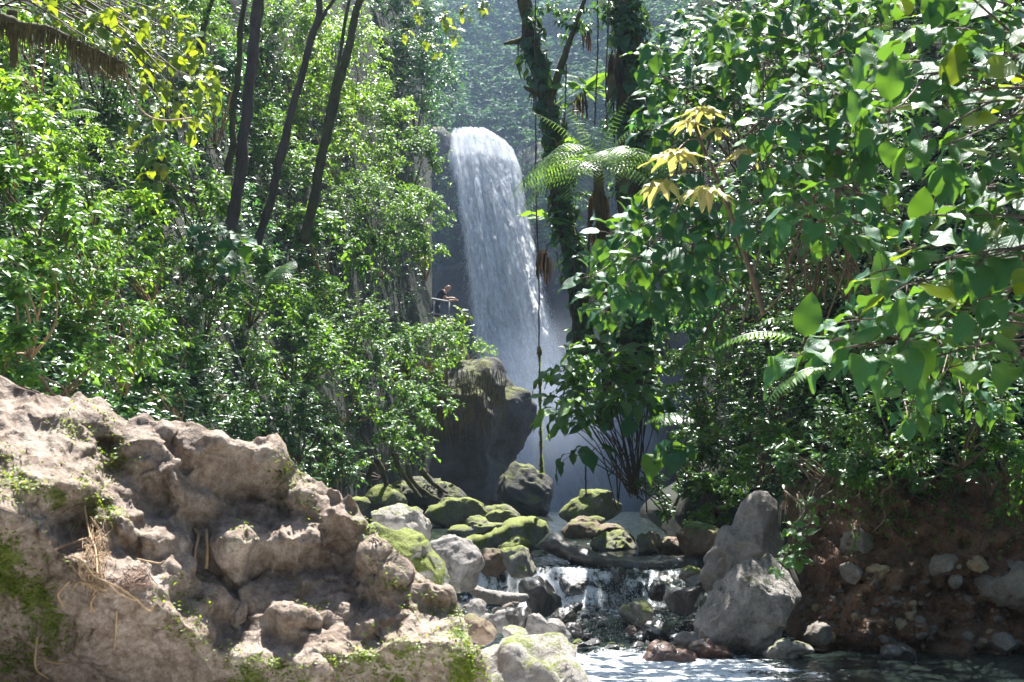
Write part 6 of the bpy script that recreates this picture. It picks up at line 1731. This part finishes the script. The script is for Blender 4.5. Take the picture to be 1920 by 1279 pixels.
person('small person in a pink top beside the blue-capped one', stand(775, -.15), R_(-90), R_(8), 'pink_cloth', 'brown_hair', None, 1.3, 'down', .02)
rail = empty('railing', at(800, 600, YP - .45)); tag(rail, 'pale grey viewing railing in front of the people', 'railing')
rp = [at(x, y, YP - .45) for x, y in [(745, 553), (775, 556), (805, 560), (842, 566)]]
a = Acc(); tube(spline(rp, 30), .035, 8, a); a.build('handrail', MATS['grey_metal'], rail)
a = Acc(); tube(spline([p - UP * .45 for p in rp], 30), .025, 8, a); a.build('lower_rail', MATS['grey_metal'], rail)
for p in spline(rp, 5):
    a = Acc(); tube(np.array([p, p - UP * 1.0]), .03, 8, a); a.build('post', MATS['grey_metal'], rail)
x0, x1 = float(at(735, 600, YP)[0]), float(at(850, 600, YP)[0])
V = np.array([[x, y, z] for z in (deck_z - .25, deck_z) for y in (YP - .8, YP + 3.5) for x in (x0 - .6, x1)])
struct(build('viewing_path', V, np.array([[0, 2, 3, 1], [4, 5, 7, 6], [0, 1, 5, 4], [2, 6, 7, 3], [0, 4, 6, 2], [1, 3, 7, 5]]), MATS['deck_stone'], smooth_shade=False), 'stone viewing path behind the railing')
# ---------------------------------------------------------------- spray-laden air
lo = np.array([-72, -17, -2.2]); hi = np.array([72, 133, 42.0])
V = np.array([[(lo, hi)[i][0], (lo, hi)[j][1], (lo, hi)[k][2]] for k in (0, 1) for j in (0, 1) for i in (0, 1)])
T = NT('haze_air')
pv = T.n('ShaderNodeVolumePrincipled')
pv.inputs['Color'].default_value = (0.62, 0.78, 1.0, 1)
pv.inputs['Density'].default_value = 0.0003
pv.inputs['Anisotropy'].default_value = 0.25
T.l(pv.outputs[0], T.out.inputs['Volume'])
hz = build('haze', V, np.array([[0, 2, 3, 1], [4, 5, 7, 6], [0, 1, 5, 4], [2, 6, 7, 3], [0, 4, 6, 2], [1, 3, 7, 5]]), T.m, smooth_shade=False)
tag(hz, 'pale bluish spray haze filling the gorge', 'haze', kind='stuff')

def mist_box(name, label, lo, hi, dens):
    V = np.array([[(lo, hi)[i][0], (lo, hi)[j][1], (lo, hi)[k][2]] for k in (0, 1) for j in (0, 1) for i in (0, 1)], float)
    T = NT('mist_air')
    pv = T.n('ShaderNodeVolumePrincipled')
    pv.inputs['Color'].default_value = (0.50, 0.70, 1.0, 1)
    pv.inputs['Density'].default_value = dens
    pv.inputs['Anisotropy'].default_value = 0.3
    T.l(pv.outputs[0], T.out.inputs['Volume'])
    o = build(name, V, np.array([[0, 2, 3, 1], [4, 5, 7, 6], [0, 1, 5, 4], [2, 6, 7, 3], [0, 4, 6, 2], [1, 3, 7, 5]]), T.m, smooth_shade=False)
    tag(o, label, 'mist', kind='stuff')
mist_box('mist', 'bluish waterfall mist hanging in the gorge behind the trees', (-16, 46.5, -1.5), (20, 128, 40), 0.0048)

# drifting spray at the foot of the fall
S_, Fc_ = ico(4)
cen = at(1045, 880, 50.6)
T = NT('fall_spray')
tc = T.n('ShaderNodeTexCoord').outputs['Object']
ln = T.n('ShaderNodeVectorMath', operation='LENGTH'); T.l(tc, ln.inputs[0])
fo = T.math('SUBTRACT', 1.0, ln.outputs['Value'], clamp=True)
nz = T.noise(2.2, 3, .6, tc)
dn = T.math('MULTIPLY', T.math('MULTIPLY', fo, fo), T.math('MULTIPLY', T.math('MULTIPLY', nz, nz), 7.0))
pv = T.n('ShaderNodeVolumePrincipled')
pv.inputs['Color'].default_value = (0.80, 0.88, 1.0, 1)
pv.inputs['Anisotropy'].default_value = 0.2
T.l(dn, pv.inputs['Density']); T.l(pv.outputs[0], T.out.inputs['Volume'])
o = link('spray_cloud', mesh_from('spray_cloud', S_, Fc_, T.m), None, cen)
o.scale = (4.6, 3.4, 6.2)
tag(o, 'soft cloud of spray around the foot of the waterfall', 'mist', kind='stuff')
